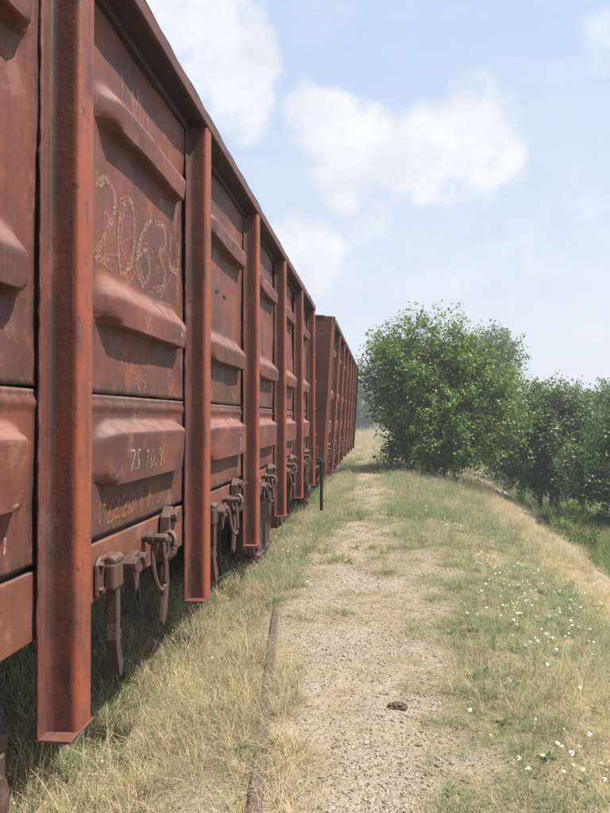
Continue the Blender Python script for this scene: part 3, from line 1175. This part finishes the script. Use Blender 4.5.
def grass_mat(name, green_a, green_b, dry_a, dry_b):
    m = bpy.data.materials.new(name)
    m.use_nodes = True
    w = NT(m.node_tree)
    dry = w.n('ShaderNodeAttribute', attribute_name='dry', attribute_type='INSTANCER').outputs['Fac']
    var = w.n('ShaderNodeAttribute', attribute_name='var').outputs['Fac']
    oi = w.n('ShaderNodeObjectInfo').outputs['Random']
    g = w.mix(var, green_a, green_b)
    d = w.mix(w.math('ADD', w.math('MULTIPLY', var, .6), w.math('MULTIPLY', oi, .4)), dry_a, dry_b)
    c = w.mix(w.ramp(w.math('ADD', dry, w.math('MULTIPLY', w.math('SUBTRACT', var, .5), .7)), .3, .7), g, d)
    b = w.n('ShaderNodeBsdfDiffuse')
    w.l(c, b.inputs[0])
    t = w.n('ShaderNodeBsdfTranslucent')
    w.l(c, t.inputs[0])
    mx = w.n('ShaderNodeMixShader')
    mx.inputs[0].default_value = .40
    w.l(b.outputs[0], mx.inputs[1])
    w.l(t.outputs[0], mx.inputs[2])
    o = w.n('ShaderNodeOutputMaterial')
    w.l(mx.outputs[0], o.inputs[0])
    return m


M_grass = grass_mat('grass_blades', (.145, .195, .092), (.310, .370, .200), (.380, .300, .180), (.60, .50, .34))


def tuft(name, n, h, spread, lean, width, seed, mat=None, curl=.6, seeds=0):
    r = np.random.default_rng(seed)
    V, F, A = [], [], []
    for _ in range(n):
        a = r.uniform(0, 2 * math.pi)
        rad = spread * math.sqrt(r.uniform())
        p = np.array([math.cos(a) * rad, math.sin(a) * rad, -.01])
        hh = h * r.uniform(.45, 1.0)
        la = a + r.normal(0, .9)
        ln = lean * r.uniform(.2, 1.3)
        wd = width * r.uniform(.6, 1.2)
        side = np.array([-math.sin(la + r.normal(0, .8)), math.cos(la), 0]) * wd
        segs = 3
        b0_ = len(V)
        for k in range(segs + 1):
            t = k / segs
            q = p + np.array([math.cos(la), math.sin(la), 0]) * ln * hh * (t ** 1.7) + np.array([0, 0, hh * (t - curl * .35 * ln * t * t)])
            ww = (1 - t * .85)
            V.append(q - side * ww)
            V.append(q + side * ww)
        for k in range(segs):
            F.append((b0_ + 2 * k, b0_ + 2 * k + 1, b0_ + 2 * k + 3, b0_ + 2 * k + 2))
        A += [r.uniform()] * (2 * (segs + 1))
        if seeds and r.uniform() < seeds:
            q = V[-1]
            for s in range(4):
                b1_ = len(V)
                c = q + np.array([r.normal(0, .006), r.normal(0, .006), -.012 * s])
                e = np.array([r.normal(0, .5), r.normal(0, .5), 1]) * .008
                f_ = np.array([r.normal(), r.normal(), 0]) * .0022
                for vv in (c - f_, c + f_, c + e + f_, c + e - f_):
                    V.append(vv)
                F.append((b1_, b1_ + 1, b1_ + 2, b1_ + 3))
                A += [.9] * 4
    return source(name, np.array(V), np.array(F), mat or M_grass, A)


SHORT = [tuft('a_short%d' % k, 34, .13, .09, .9, .0027, 100 + k) for k in range(4)]
MID = [tuft('b_mid%d' % k, 40, .24, .11, .75, .0031, 120 + k, seeds=.12) for k in range(4)]
TALL = [tuft('c_tall%d' % k, 18, .46, .10, .45, .0021, 140 + k, seeds=.6) for k in range(3)]
MATTED = [tuft('d_mat%d' % k, 46, .24, .13, 1.6, .0022, 160 + k, curl=1.1) for k in range(3)]
ARCH = [tuft('e_arch%d' % k, 12, .50, .10, 1.15, .0030, 180 + k, curl=.8, seeds=.5) for k in range(3)]


def leafy(name, n, size, seed):
    """a small broad-leaved weed: a rosette with a few upright leaves"""
    r = np.random.default_rng(seed)
    V, F, A = [], [], []
    for k in range(n):
        a = r.uniform(0, 6.28)
        el = r.uniform(.25, 1.2)
        d = np.array([math.cos(a) * math.cos(el), math.sin(a) * math.cos(el), math.sin(el)])
        sd = np.array([-math.sin(a), math.cos(a), r.normal(0, .2)])
        L = size * r.uniform(.5, 1.1)
        wv = L * r.uniform(.10, .17)
        b = len(V)
        dr = np.array([0, 0, -L * .25])
        V += [d * L * .02, d * L * .5 + sd * wv, d * L + dr, d * L * .5 - sd * wv]
        F.append((b, b + 1, b + 2, b + 3))
        A += [r.uniform(.1, .8)] * 4
    return source(name, np.array(V), np.array(F), M_grass, A)


LEAFY = [leafy('f_leafy%d' % k, 16, .16, 190 + k) for k in range(3)]
ALLT = SHORT + MID + TALL + MATTED + ARCH + LEAFY        # 0-3, 4-7, 8-10, 11-13


def in_view(x, y, pad=60):
    """keep what the lens, or one a step to the side, can see"""
    px = VPX + FPX * x / np.maximum(y, .3)
    py = VPY + FPX * (EYE - ground_base(x, y)) / np.maximum(y, .3)
    return (px > -190) & (px < 610 + 150 + pad) & (py < 813 + 190)


def grass_points():
    P = []
    # (y range, x range, tufts per square metre, scale, matted/straw chance)
    bands = [(1.6, 4.5, -4.2, 3.6, 250, .9), (4.5, 8, -4.2, 5.0, 170, 1.0), (8, 14, -4.0, 9, 95, 1.15), (14, 24, -4, 16, 34, 1.4), (24, 45, -5, 30, 11, 2.0), (45, 90, -14, 40, 2.2, 3.4)]
    for (ya, yb, xa, xb, dens, s) in bands:
        n = int((yb - ya) * (xb - xa) * dens)
        x = rng.uniform(xa, xb, n)
        y = rng.uniform(ya, yb, n)
        g = gravel_mask(x, y)
        patch = fbm(x * 2.3, y * 2.0, 77, 3)
        keep = rng.uniform(size=n) < (1 - g) ** 1.6 * (.5 + .9 * sstep(.32, .62, patch)) + .05 + .10 * sstep(5, 9, y)
        keep &= in_view(x, y)
        # nothing grows through the rails
        keep &= ~((np.abs(x - CX - .76) < .02))
        keep &= ~((np.abs(x + .525 + (y - 2.97) * .117) < .045) & (y < 5.5))
        P.append(np.stack([x, y, np.full(n, s)], -1)[keep])
    return np.concatenate(P)


def build_grass():
    P = grass_points()
    x, y, s = P.T
    n = len(x)
    z = ground_z(x, y)
    g = green_amt(x, y)
    gr = gravel_mask(x, y)
    dry = np.clip(1 - g + rng.normal(0, .16, n), 0, 1)
    u = rng.uniform(size=n)
    pick = np.where(u < .34, rng.integers(0, 4, n), np.where(u < .74, rng.integers(4, 8, n), np.where(u < .86, rng.integers(8, 11, n), rng.integers(11, 14, n))))
    straw = (dry > .62) & (rng.uniform(size=n) < .55)
    pick = np.where(straw, rng.integers(11, 14, n), pick)
    longs = (dry > .45) & (rng.uniform(size=n) < .13) & (y < 12)
    pick = np.where(longs, rng.integers(14, 17, n), pick)
    pick = np.where((gr > .35) | (rng.uniform(size=n) < .1), rng.integers(0, 4, n), pick)
    weed = (rng.uniform(size=n) < .035) & (y < 14) & (fbm(x * 1.5, y * 1.5, 83, 2) > .5)
    pick = np.where(weed, rng.integers(17, 20, n), pick)
    dry = np.where(weed, dry * .75, dry)
    hs = s * rng.uniform(.6, 1.15, n) * (.55 + .6 * fbm(x * .9, y * .9, 81, 3)) * (1 - .55 * np.clip(gr, 0, .8))
    hs = np.where(x > foot_x(y) + .35, hs * 1.35, hs)
    hs = np.where((x < -1.3) & (x > -4), hs * 1.15, hs)
    hs = np.where((x < -.45) & (x > -1.5), hs * .92, hs)
    hs = np.where((x > .2) & (x < foot_x(y)) & (y < 12), hs * .66, hs)
    scl = np.stack([np.maximum(hs, .55 * s) * 1.05, np.maximum(hs, .55 * s) * 1.05, hs * np.where(pick < 4, .8, 1.0)], -1)
    rot = np.stack([rng.normal(0, .10, n), rng.normal(0, .10, n), rng.uniform(0, 6.28, n)], -1)
    scatter('grass', ALLT, np.stack([x, y, z], -1), rot, scl, pick, dry, 'dry straw and grey green grass along the path and down the slope', 'grass')


build_grass()

M_stone = None


def stone_mat():
    m = bpy.data.materials.new('gravel_stone')
    m.use_nodes = True
    w = NT(m.node_tree)
    geo = w.n('ShaderNodeNewGeometry')
    oi = w.n('ShaderNodeObjectInfo').outputs['Random']
    dry = w.n('ShaderNodeAttribute', attribute_name='dry', attribute_type='INSTANCER').outputs['Fac']
    nz = w.noise(geo.outputs['Position'], 70, 4, .7)
    a = w.mix(oi, (.144, .118, .096), (.396, .336, .270))
    a = w.mix(w.ramp(dry, .8, .9), a, (.22, .135, .10))
    c = w.mix(w.ramp(nz, .3, .7, 0, .35), a, (.10, .08, .068))
    b = w.n('ShaderNodeBsdfPrincipled')
    w.l(c, b.inputs['Base Color'])
    b.inputs['Roughness'].default_value = .9
    b.inputs['Specular IOR Level'].default_value = .2
    o = w.n('ShaderNodeOutputMaterial')
    w.l(b.outputs[0], o.inputs[0])
    return m


M_stone = stone_mat()


def rock_bm(seed, sub=1, flat=.6):
    r = random.Random(seed)
    bm = bmesh.new()
    bmesh.ops.create_icosphere(bm, subdivisions=sub, radius=.5)
    sx, sy = r.uniform(.8, 1.3), r.uniform(.6, 1)
    for v in bm.verts:
        k = 1 + r.uniform(-.22, .22)
        v.co = Vector((v.co.x * sx * k, v.co.y * sy * k, v.co.z * flat * k))
    return bm


def build_gravel():
    srcs = []
    for k in range(6):
        bm = rock_bm(200 + k)
        me = bpy.data.meshes.new('stone%d' % k)
        bm.to_mesh(me)
        bm.free()
        me.materials.append(M_stone)
        srcs.append(bpy.data.objects.new('stone%d' % k, me))
    P = []
    for (ya, yb, dens, lo, hi) in ((1.8, 4.2, 5200, .005, .020), (4.2, 7, 3000, .006, .022), (7, 12, 700, .010, .030), (12, 26, 120, .016, .040)):
        n = int((yb - ya) * 5.4 * dens)
        x = rng.uniform(-1.4, 4.0, n)
        y = rng.uniform(ya, yb, n)
        g = gravel_mask(x, y)
        keep = rng.uniform(size=n) < np.maximum(g ** 1.1, .10) * (.6 + .6 * sstep(.35, .65, fbm(x * 3, y * 3, 88, 3)))
        keep &= in_view(x, y)
        sz = lo + (hi - lo) * rng.uniform(size=n) ** 3.2
        P.append(np.stack([x, y, sz], -1)[keep])
    P = np.concatenate(P)
    x, y, s = P.T
    n = len(x)
    scatter('gravel', srcs, np.stack([x, y, ground_z(x, y) + s * .12], -1), rng.uniform(-.5, .5, (n, 3)) + np.stack([np.zeros(n), np.zeros(n), rng.uniform(0, 6.28, n)], -1),
            np.stack([s, s, s], -1), rng.integers(0, 6, n), rng.uniform(size=n), 'loose beige and grey gravel strewn over the trodden path', 'gravel')


build_gravel()

# ------------------------------------------------------------------ trees


def tree(name, label, base, lobes, n_clusters, per, leaf, mat, stems=1, stem_r=.09, sig=.2, group=None, seed=1, low=0.0, gap=1.3, shoots=0):
    """lobes: (centre, radii). Leaves grow in sprays at the ends of twigs spread through the lobes"""
    r = np.random.default_rng(seed)
    T = empty(name, base)
    tag(T, label, 'tree', group)
    base = np.array(base)
    C = []
    wts = np.array([l[1][0] * l[1][1] * l[1][2] for l in lobes]) ** .75
    wts = wts / wts.sum()
    pick = r.choice(len(lobes), n_clusters, p=wts)
    for k in pick:
        c, rad = lobes[k]
        d = r.normal(size=3)
        d /= np.linalg.norm(d)
        rr = r.uniform(.25, 1.0) ** .55 * (1 + .12 * (r.uniform() - .4))
        C.append((np.array(c) + d * np.array(rad) * rr, d))
    C = [(c, d) for c, d in C if fbm(c[0] * gap + c[2] * .9, c[1] * gap - c[2] * gap, 300 + seed, 2) > .36]
    for _ in range(shoots):                                   # long shoots standing out of the outline
        k = r.choice(len(lobes), p=wts)
        c, rad = lobes[k]
        d = r.normal(size=3) + np.array([0, -.2, .55])
        d /= np.linalg.norm(d)
        p0 = np.array(c) + d * np.array(rad) * .85
        up = d * .6 + np.array([0, 0, .7])
        for q in range(2):
            C.append((p0 + up * sig * (.5 + 1.1 * q), d))
    C = [(c, d) for c, d in C if c[2] > float(ground_base(c[0], c[1])) + low]
    cen = np.array([c for c, d in C])
    out = np.array([d for c, d in C])
    nC = len(cen)
    # sprays
    N = nC * per
    ci = np.repeat(np.arange(nC), per)
    twig = out + r.normal(0, .45, (nC, 3)) + np.array([0, 0, .25])
    twig /= np.linalg.norm(twig, axis=1)[:, None]
    t = r.uniform(-1.2, 1.6, N)
    size_c = r.uniform(.55, 1.5, nC)
    pos = cen[ci] + twig[ci] * (t * sig * 1.6 * size_c[ci])[:, None] + np.clip(r.normal(0, 1, (N, 3)), -1.5, 1.5) * sig * .42 * size_c[ci][:, None]
    L = leaf * r.uniform(.45, 1.5, N)
    nrm = r.normal(0, .75, (N, 3)) + np.array([0, 0, .75]) + out[ci] * .45
    nrm /= np.linalg.norm(nrm, axis=1)[:, None]
    ax = np.cross(nrm, r.normal(size=(N, 3)))
    ax /= np.linalg.norm(ax, axis=1)[:, None]
    bx_ = np.cross(nrm, ax)
    w = L * .33
    v0 = pos - ax * (L / 2)[:, None]
    v2 = pos + ax * (L / 2)[:, None]
    v1 = pos + bx_ * w[:, None] - ax * (L * .08)[:, None] + nrm * (L * .12)[:, None]
    v3 = pos - bx_ * w[:, None] - ax * (L * .08)[:, None] + nrm * (L * .12)[:, None]
    V = np.stack([v0, v1, v2, v3], 1).reshape(-1, 3) - base
    i0 = np.arange(N) * 4
    F = np.concatenate([np.stack([i0, i0 + 1, i0 + 2], -1), np.stack([i0, i0 + 2, i0 + 3], -1)])
    me = np_mesh('crown', V, F)
    a = me.attributes.new('var', 'FLOAT', 'POINT')
    cv = r.uniform(0, 1, nC)
    a.data.foreach_set('value', np.repeat(np.clip(.5 * cv[ci] + .5 * r.uniform(size=N), 0, 1), 4).astype(np.float32))
    link_mesh('crown', me, mat, T)
    # wood: stems, then limbs towards a share of the sprays
    top = cen[:, 2].max() - base[2]
    mid = cen.mean(0) - base
    tips = []
    for s in range(stems):
        bm = bmesh.new()
        a0 = s * 2.1 + .4 if stems > 1 else r.uniform(0, 6.28)
        off = np.array([math.cos(a0), math.sin(a0), 0]) * (.05 + .13 * (stems > 1)) * (1 + s * .8)
        lean = np.array([mid[0], mid[1], 0]) + np.array([math.cos(a0), math.sin(a0), 0]) * (.28 if stems > 1 else .1)
        pts = []
        for k in range(7):
            q = k / 6
            pts.append(tuple(off + lean * q ** 1.3 + np.array([r.normal(0, .03), r.normal(0, .03), -.15 + top * .72 * q])))
        tube(bm, pts, [stem_r * (1 - .8 * k / 6) * (1.25 if k == 0 else 1) for k in range(7)], 8)
        mesh_obj('trunk', bm, M_bark, T, smooth=True)
        tips.append([np.array(p) for p in pts])
    bm = bmesh.new()
    for j in np.concatenate([r.choice(nC, min(nC, 130), replace=False), np.arange(max(0, nC - shoots), nC)]):
        stem = tips[r.integers(len(tips))]
        k = r.integers(2, 6)
        a_, b_ = stem[k], cen[j] - base
        m_ = (a_ + b_) / 2 + r.normal(0, .12, 3) + np.array([0, 0, -.08])
        tube(bm, [tuple(a_), tuple(m_), tuple(b_)], [stem_r * .34, stem_r * .2, stem_r * .05], 5, cap=False)
    mesh_obj('limbs', bm, M_bark, T, smooth=True)
    return T


def lobes_px(d, spec, depth=1.0):
    """(px, py, rx px, rz px, depth offset m) on the photo, at distance d"""
    out = []
    for (px, py, rx, rz, dy) in spec:
        p = px_at(px, py, d + dy)
        k = (d + dy) / FPX
        out.append((tuple(p), (rx * k, (rx + rz) / 2 * k * depth, rz * k)))
    return out


M_leaf1 = leaf_mat('leaf_mulberry', (.060, .118, .022), (.160, .260, .052))
M_leaf2 = leaf_mat('leaf_dark', (.032, .066, .022), (.085, .142, .042), .3)
M_leaf3 = leaf_mat('leaf_feathery', (.040, .085, .026), (.085, .16, .045))
M_leaf4 = leaf_mat('leaf_pale', (.075, .115, .055), (.13, .18, .085))
M_leaf5 = leaf_mat('leaf_bright', (.12, .22, .03), (.20, .32, .06), .4)


def base_at(px, d):
    x = px_at(px, VPY, d).x
    return (x, d, float(ground_z(x, d)))


tree('broadleaf_tree', 'large bright green bushy tree standing alone beside the path, branches down to the grass', base_at(428, 23),
     lobes_px(23, [(425, 378, 50, 46, 0), (432, 348, 28, 28, 0), (392, 380, 30, 42, .2), (470, 388, 40, 48, 0), (500, 418, 26, 34, .2), (425, 432, 44, 30, -.6),
                   (470, 440, 42, 24, -.4), (405, 356, 20, 20, .4), (455, 356, 22, 20, .5), (440, 400, 52, 48, 1.2), (420, 456, 30, 14, -.9), (478, 372, 20, 20, .3), (452, 458, 34, 14, -.6), (400, 440, 22, 20, -.2)]),
     1450, 60, .088, M_leaf1, stems=4, stem_r=.075, sig=.20, seed=3, low=.08, shoots=110)
tree('shade_tree', 'dark green tree with three slim trunks at the foot of the slope', base_at(550, 25.5),
     lobes_px(25.5, [(545, 424, 36, 30, 0), (540, 455, 36, 22, -.3), (530, 408, 24, 16, .4), (572, 420, 28, 26, .3), (548, 468, 30, 16, -.6), (515, 440, 20, 30, .2), (575, 455, 26, 26, 0), (525, 468, 24, 18, 0), (575, 478, 28, 14, -.3), (548, 482, 20, 8, -.5)]),
     980, 52, .10, M_leaf2, stems=3, stem_r=.10, sig=.22, seed=4, group='trees on the low ground', low=.32, shoots=6)
tree('feathery_tree', 'fresh green feathery tree overhanging the weeds on the low ground', base_at(632, 21),
     lobes_px(21, [(612, 455, 38, 26, 0), (600, 475, 30, 16, -.3), (650, 450, 40, 44, 0), (640, 422, 36, 22, .3), (585, 462, 20, 16, .1), (590, 486, 26, 15, -.2), (625, 490, 34, 18, -.2)]),
     900, 46, .085, M_leaf3, stems=2, stem_r=.08, sig=.22, seed=5, group='trees on the low ground', low=.12, shoots=6)
tree('shade_tree', 'dark round-headed tree between the feathery tree and the three-trunk tree, set back', base_at(602, 31),
     lobes_px(31, [(605, 426, 36, 28, 0), (590, 412, 26, 15, .3), (625, 412, 28, 17, .2), (570, 425, 22, 26, 0), (600, 455, 40, 30, 0), (570, 460, 24, 24, 0)]),
     860, 48, .12, M_leaf2, stems=2, stem_r=.10, sig=.24, seed=6, group='trees on the low ground', low=.5)
tree('shade_tree', 'dark tree rising just behind the crown of the large bright green tree', base_at(528, 34),
     lobes_px(34, [(528, 412, 28, 20, 0), (515, 420, 24, 30, 0), (545, 414, 24, 19, .3), (520, 455, 40, 28, 0), (550, 450, 30, 30, 0)]),
     760, 46, .13, M_leaf2, stems=2, stem_r=.11, sig=.27, seed=7, group='trees on the low ground', low=.5)
tree('pale_tree', 'tall pale blue green tree far behind the large bright green tree', base_at(492, 52),
     lobes_px(52, [(492, 368, 24, 34, 0), (500, 350, 14, 16, 0), (484, 352, 14, 14, 0), (490, 405, 28, 30, 0)]),
     420, 46, .21, M_leaf4, stems=1, stem_r=.2, sig=.33, seed=8, group='trees far behind', low=1.2)
for k, (px, py, d, rx, rz, mt, lab) in enumerate([
        (362, 405, 95, 16, 26, M_leaf4, 'far hazy tree showing in the gap past the end of the train'),
        (382, 402, 105, 16, 24, M_leaf2, 'far tree half hidden by the large bright green tree, over the yellow grass'),
        (575, 412, 60, 30, 20, M_leaf2, 'far low tree whose top shows over the three-trunk tree'),
        (622, 408, 55, 30, 24, M_leaf4, 'far pale tree whose top shows over the dark round-headed tree')]):
    tree('far_tree', lab, base_at(px, d), lobes_px(d, [(px, py, rx, rz, 0), (px - rx * .5, py + 8, rx * .7, rz * .7, 1), (px + rx * .5, py + 6, rx * .7, rz * .7, -1)]),
         260, 40, .004 * d, mt, stems=1, stem_r=.2, sig=.006 * d, group='trees far behind', seed=30 + k, low=.2)

# ------------------------------------------------------------------ shrubs and weeds


def shrub(name, label, base, h, w_, n, leaf, mat, seed):
    r = np.random.default_rng(seed)
    T = empty(name, base)
    tag(T, label, 'shrub')
    V, F, A = [], [], []
    bm = bmesh.new()
    for s in range(n):
        a = r.uniform(0, 6.28)
        ln = r.uniform(.1, 1) * w_
        hh = h * r.uniform(.55, 1.05)
        tip = np.array([math.cos(a) * ln, math.sin(a) * ln, hh])
        tube(bm, [(0, 0, -.05), tuple(tip * .5 + np.array([0, 0, .06])), tuple(tip)], [.008, .006, .002], 5, cap=False)
        for k in range(34):
            t = r.uniform(.15, 1.05)
            p = tip * t + np.array([0, 0, .12 * t * (1 - t)]) + r.normal(0, .035, 3)
            d = r.normal(size=3) + np.array([math.cos(a), math.sin(a), .4])
            d /= np.linalg.norm(d)
            sd = np.cross(d, r.normal(size=3))
            sd /= np.linalg.norm(sd)
            L = leaf * r.uniform(.6, 1.3)
            b = len(V)
            V += [p, p + d * L * .45 + sd * L * .25, p + d * L, p + d * L * .45 - sd * L * .25]
            F.append((b, b + 1, b + 2, b + 3))
            A += [r.uniform()] * 4
    mesh_obj('stems', bm, M_bark, T)
    me = np_mesh('foliage', np.array(V), np.array(F))
    at_ = me.attributes.new('var', 'FLOAT', 'POINT')
    at_.data.foreach_set('value', np.array(A, np.float32))
    link_mesh('foliage', me, mat, T)
    return T


def on_ground_px(px, py):
    """march the pixel ray to the ground"""
    v = px_dir(px, py)
    t = np.arange(1.5, 70, .02)
    below = EYE + v.z * t < ground_z(v.x * t, v.y * t)
    k = int(np.argmax(below)) if below.any() else len(t) - 1
    return Vector((0, 0, EYE)) + v * float(t[k])


p = on_ground_px(521, 506)
shrub('small_shrub', 'small bright yellow green shrub in the shade at the foot of the slope', tuple(p), .62, .28, 26, .075, M_leaf5, 51)
shrub('low_bush', 'low leafy green bush at the edge of the weeds, below the stony ledge', (foot_x(17.0) + .55, 17.2, float(ground_z(foot_x(17) + .55, 17.2))), .62, .5, 40, .085, M_leaf3, 52)


for k, (px_, py_, h_, w_) in enumerate([(548, 532, .5, .35), (566, 540, .62, .42), (590, 556, .55, .40), (574, 522, .7, .5), (600, 535, .75, .5)]):
    p = on_ground_px(px_, py_)
    o = shrub('low_bush', 'low green bush among the weeds just below the stony ledge', (max(p.x, float(foot_x(p.y)) + .45), p.y, float(ground_z(max(p.x, float(foot_x(p.y)) + .45), p.y))), h_, w_, 38, .075, M_leaf5 if k % 2 else M_leaf3, 70 + k)
    o['group'] = 'low bushes below the stony ledge'


def build_weeds():
    M_weed = grass_mat('weed_blades', (.10, .145, .05), (.22, .28, .11), (.36, .31, .13), (.46, .42, .22))
    srcs = [tuft('weed%d' % k, 40, .55, .16, .5, .009, 300 + k, M_weed, seeds=.2) for k in range(4)]
    x = rng.uniform(3.8, 16, 14000)
    y = rng.uniform(6.5, 24, 14000)
    keep = (x > foot_x(y) + .42 + .3 * vnoise(y * 2, y * 0, 5)) & in_view(x, y) & (y < 22.3 + 2 * vnoise(x, y * 0, 4))
    keep &= rng.uniform(size=14000) < .35 + .65 * sstep(.35, .6, fbm(x, y, 95, 3))
    x, y = x[keep], y[keep]
    n = len(x)
    s = rng.uniform(.7, 1.35, n) * (.6 + .7 * fbm(x * .8, y * .8, 97, 2))
    dry = np.clip(.18 + .9 * (fbm(x * .7, y * .7, 98, 3) - .42) + rng.normal(0, .12, n), 0, 1)
    scatter('weeds', srcs, np.stack([x, y, ground_z(x, y)], -1), np.stack([rng.normal(0, .1, n), rng.normal(0, .1, n), rng.uniform(0, 6.28, n)], -1),
            np.stack([s, s, s], -1), rng.integers(0, 4, n), dry, 'rank green weeds covering the low ground under the stony ledge', 'weeds')


build_weeds()

# ------------------------------------------------------------------ daisies
M_petal = simple_mat('white_petal', (.82, .82, .80), .7, 30, .04, .25)
M_disc = simple_mat('yellow_disc', (.62, .42, .05), .8, 60, .2)
M_stalk = simple_mat('green_stalk', (.16, .21, .08), .8, 20, .2)


def daisy_meshes(seed):
    r = random.Random(seed)
    bm = bmesh.new()
    n = r.randint(9, 12)
    R = .0165
    for k in range(n):
        a = 2 * math.pi * k / n + r.uniform(-.1, .1)
        ca, sa = math.cos(a), math.sin(a)
        L = R * r.uniform(.85, 1.1)
        dz = r.uniform(-.006, .003)
        pts = []
        for (u, v, h) in ((.2, -.13, 0), (.2, .13, 0), (.75, .26, dz * .5), (1, 0, dz), (.75, -.26, dz * .5)):
            pts.append(bm.verts.new((ca * u * L - sa * v * L, sa * u * L + ca * v * L, h)))
        bm.faces.new(pts)
    me_p = bpy.data.meshes.new('petals')
    bm.to_mesh(me_p)
    bm.free()
    me_p.materials.append(M_petal)
    bm = bmesh.new()
    bmesh.ops.create_icosphere(bm, subdivisions=1, radius=.0065)
    for v in bm.verts:
        v.co.z = v.co.z * .6 + .002
    me_d = bpy.data.meshes.new('flower_centre')
    bm.to_mesh(me_d)
    bm.free()
    me_d.materials.append(M_disc)
    bm = bmesh.new()
    tube(bm, [(r.uniform(-.05, .05), r.uniform(-.05, .05), -.34), (r.uniform(-.015, .015), r.uniform(-.015, .015), -.14), (0, 0, -.002)], .0013, 4)
    me_s = bpy.data.meshes.new('stalk')
    bm.to_mesh(me_s)
    bm.free()
    me_s.materials.append(M_stalk)
    return me_p, me_d, me_s


def build_daisies():
    kinds = [daisy_meshes(400 + k) for k in range(5)]
    spots = []
    # where the photograph shows them: (px, py) of single heads
    single = [(536, 752), (572, 792), (601, 788), (604, 793), (583, 792), (491, 771), (543, 792), (562, 784), (590, 748), (583, 789), (580, 715), (589, 650), (594, 648), (560, 620),
              (470, 730), (440, 722), (528, 790), (558, 768), (572, 640), (498, 660), (300, 622), (330, 560), (337, 548), (212, 676), (245, 540), (283, 545), (410, 690)]
    for (a, b) in single:
        spots.append((a, b, rng.uniform(.12, .24), 1.0))
    clusters = [(505, 555, 34, 22, 46), (540, 585, 34, 20, 40), (515, 610, 26, 20, 26), (470, 525, 24, 18, 22), (545, 640, 34, 24, 16), (330, 590, 34, 40, 12), (300, 560, 24, 26, 10),
                (575, 610, 26, 22, 16), (440, 500, 20, 16, 12), (560, 760, 50, 34, 5), (350, 540, 24, 24, 8), (480, 575, 40, 30, 16)]
    for (a, b, sx, sy, n) in clusters:
        for _ in range(int(n * 1.3)):
            spots.append((a + rng.normal(0, sx * .7), b + rng.normal(0, sy * .7), rng.uniform(.10, .26), rng.uniform(.75, 1.1)))
    k = 0
    for (a, b, h, s) in spots[:350]:
        g = on_ground_px(a, min(b + 14, 840))
        if g.y > 16 or g.x > float(foot_x(g.y)) - .2 or float(gravel_mask(g.x, g.y)) > .45:
            continue
        mp, md, ms = kinds[k % 5]
        near = g.y < 6.5
        E = None
        rot = (rng.normal(-.15, .32), rng.normal(.25, .32), rng.uniform(0, 6.28))
        loc = (g.x, g.y, float(ground_z(g.x, g.y)) + h)
        lab = 'white daisy with a yellow centre standing in the grass' if near else 'tiny white daisy head on the grassy slope'
        grp = 'daisies near the gravel path' if near else 'small daisies scattered on the slope'
        E = empty('daisy', loc, rot)
        s = s * (.72 if near else .70)
        E.scale = (s, s, 1)
        tag(E, lab, 'flower', grp)
        link_mesh('petals', mp, None, E)
        link_mesh('flower_centre', md, None, E)
        link_mesh('stalk', ms, None, E)
        k += 1


build_daisies()

# ------------------------------------------------------------------ larger stones and a clod on the path
for k in range(26):
    for _ in range(40):
        px_, py_ = rng.uniform(285, 480), rng.uniform(640, 805)
        g = on_ground_px(px_, py_)
        if gravel_mask(g.x, g.y) > .55 and g.x > -.35:
            break
    bm = rock_bm(500 + k, 2, .5)
    s = rng.uniform(.022, .036)
    bmesh.ops.scale(bm, vec=(s, s, s), verts=bm.verts)
    o = mesh_obj('stone', bm, M_stone)
    o.location = (g.x, g.y, float(ground_z(g.x, g.y)) + s * .1)
    o.rotation_euler = (0, 0, rng.uniform(0, 6.28))
    tag(o, 'pebble larger than the gravel around it on the bare path', 'stone', 'larger stones on the gravel path')
g = on_ground_px(398, 709)
bm = rock_bm(900, 3, .55)
for v in bm.verts:
    v.co *= .09 * (1 + .25 * (vnoise(v.co.x * 9, v.co.y * 9, 5) - .5))
o = mesh_obj('clod', bm, simple_mat('brown_clod', (.10, .068, .045), .95, 50, .45))
o.location = (g.x, g.y, float(ground_z(g.x, g.y)) + .012)
tag(o, 'brown crumbly clod of earth lying in the middle of the gravel path', 'clod')

# ------------------------------------------------------------------ humid summer air
bm = bmesh.new()
bx(bm, -960, 960, -120, 1460, -4.5, 12.5)
o = mesh_obj('haze', bm, None)
hm = bpy.data.materials.new('haze_air')
hm.use_nodes = True
w = NT(hm.node_tree)
pv = w.n('ShaderNodeVolumePrincipled')
pv.inputs['Color'].default_value = (.86, .92, 1.0, 1)
pv.inputs['Density'].default_value = .0020
pv.inputs['Anisotropy'].default_value = .2
mo = w.n('ShaderNodeOutputMaterial')
w.l(pv.outputs[0], mo.inputs['Volume'])
o.data.materials.append(hm)
tag(o, 'pale summer haze over the whole place', None, None, 'stuff')
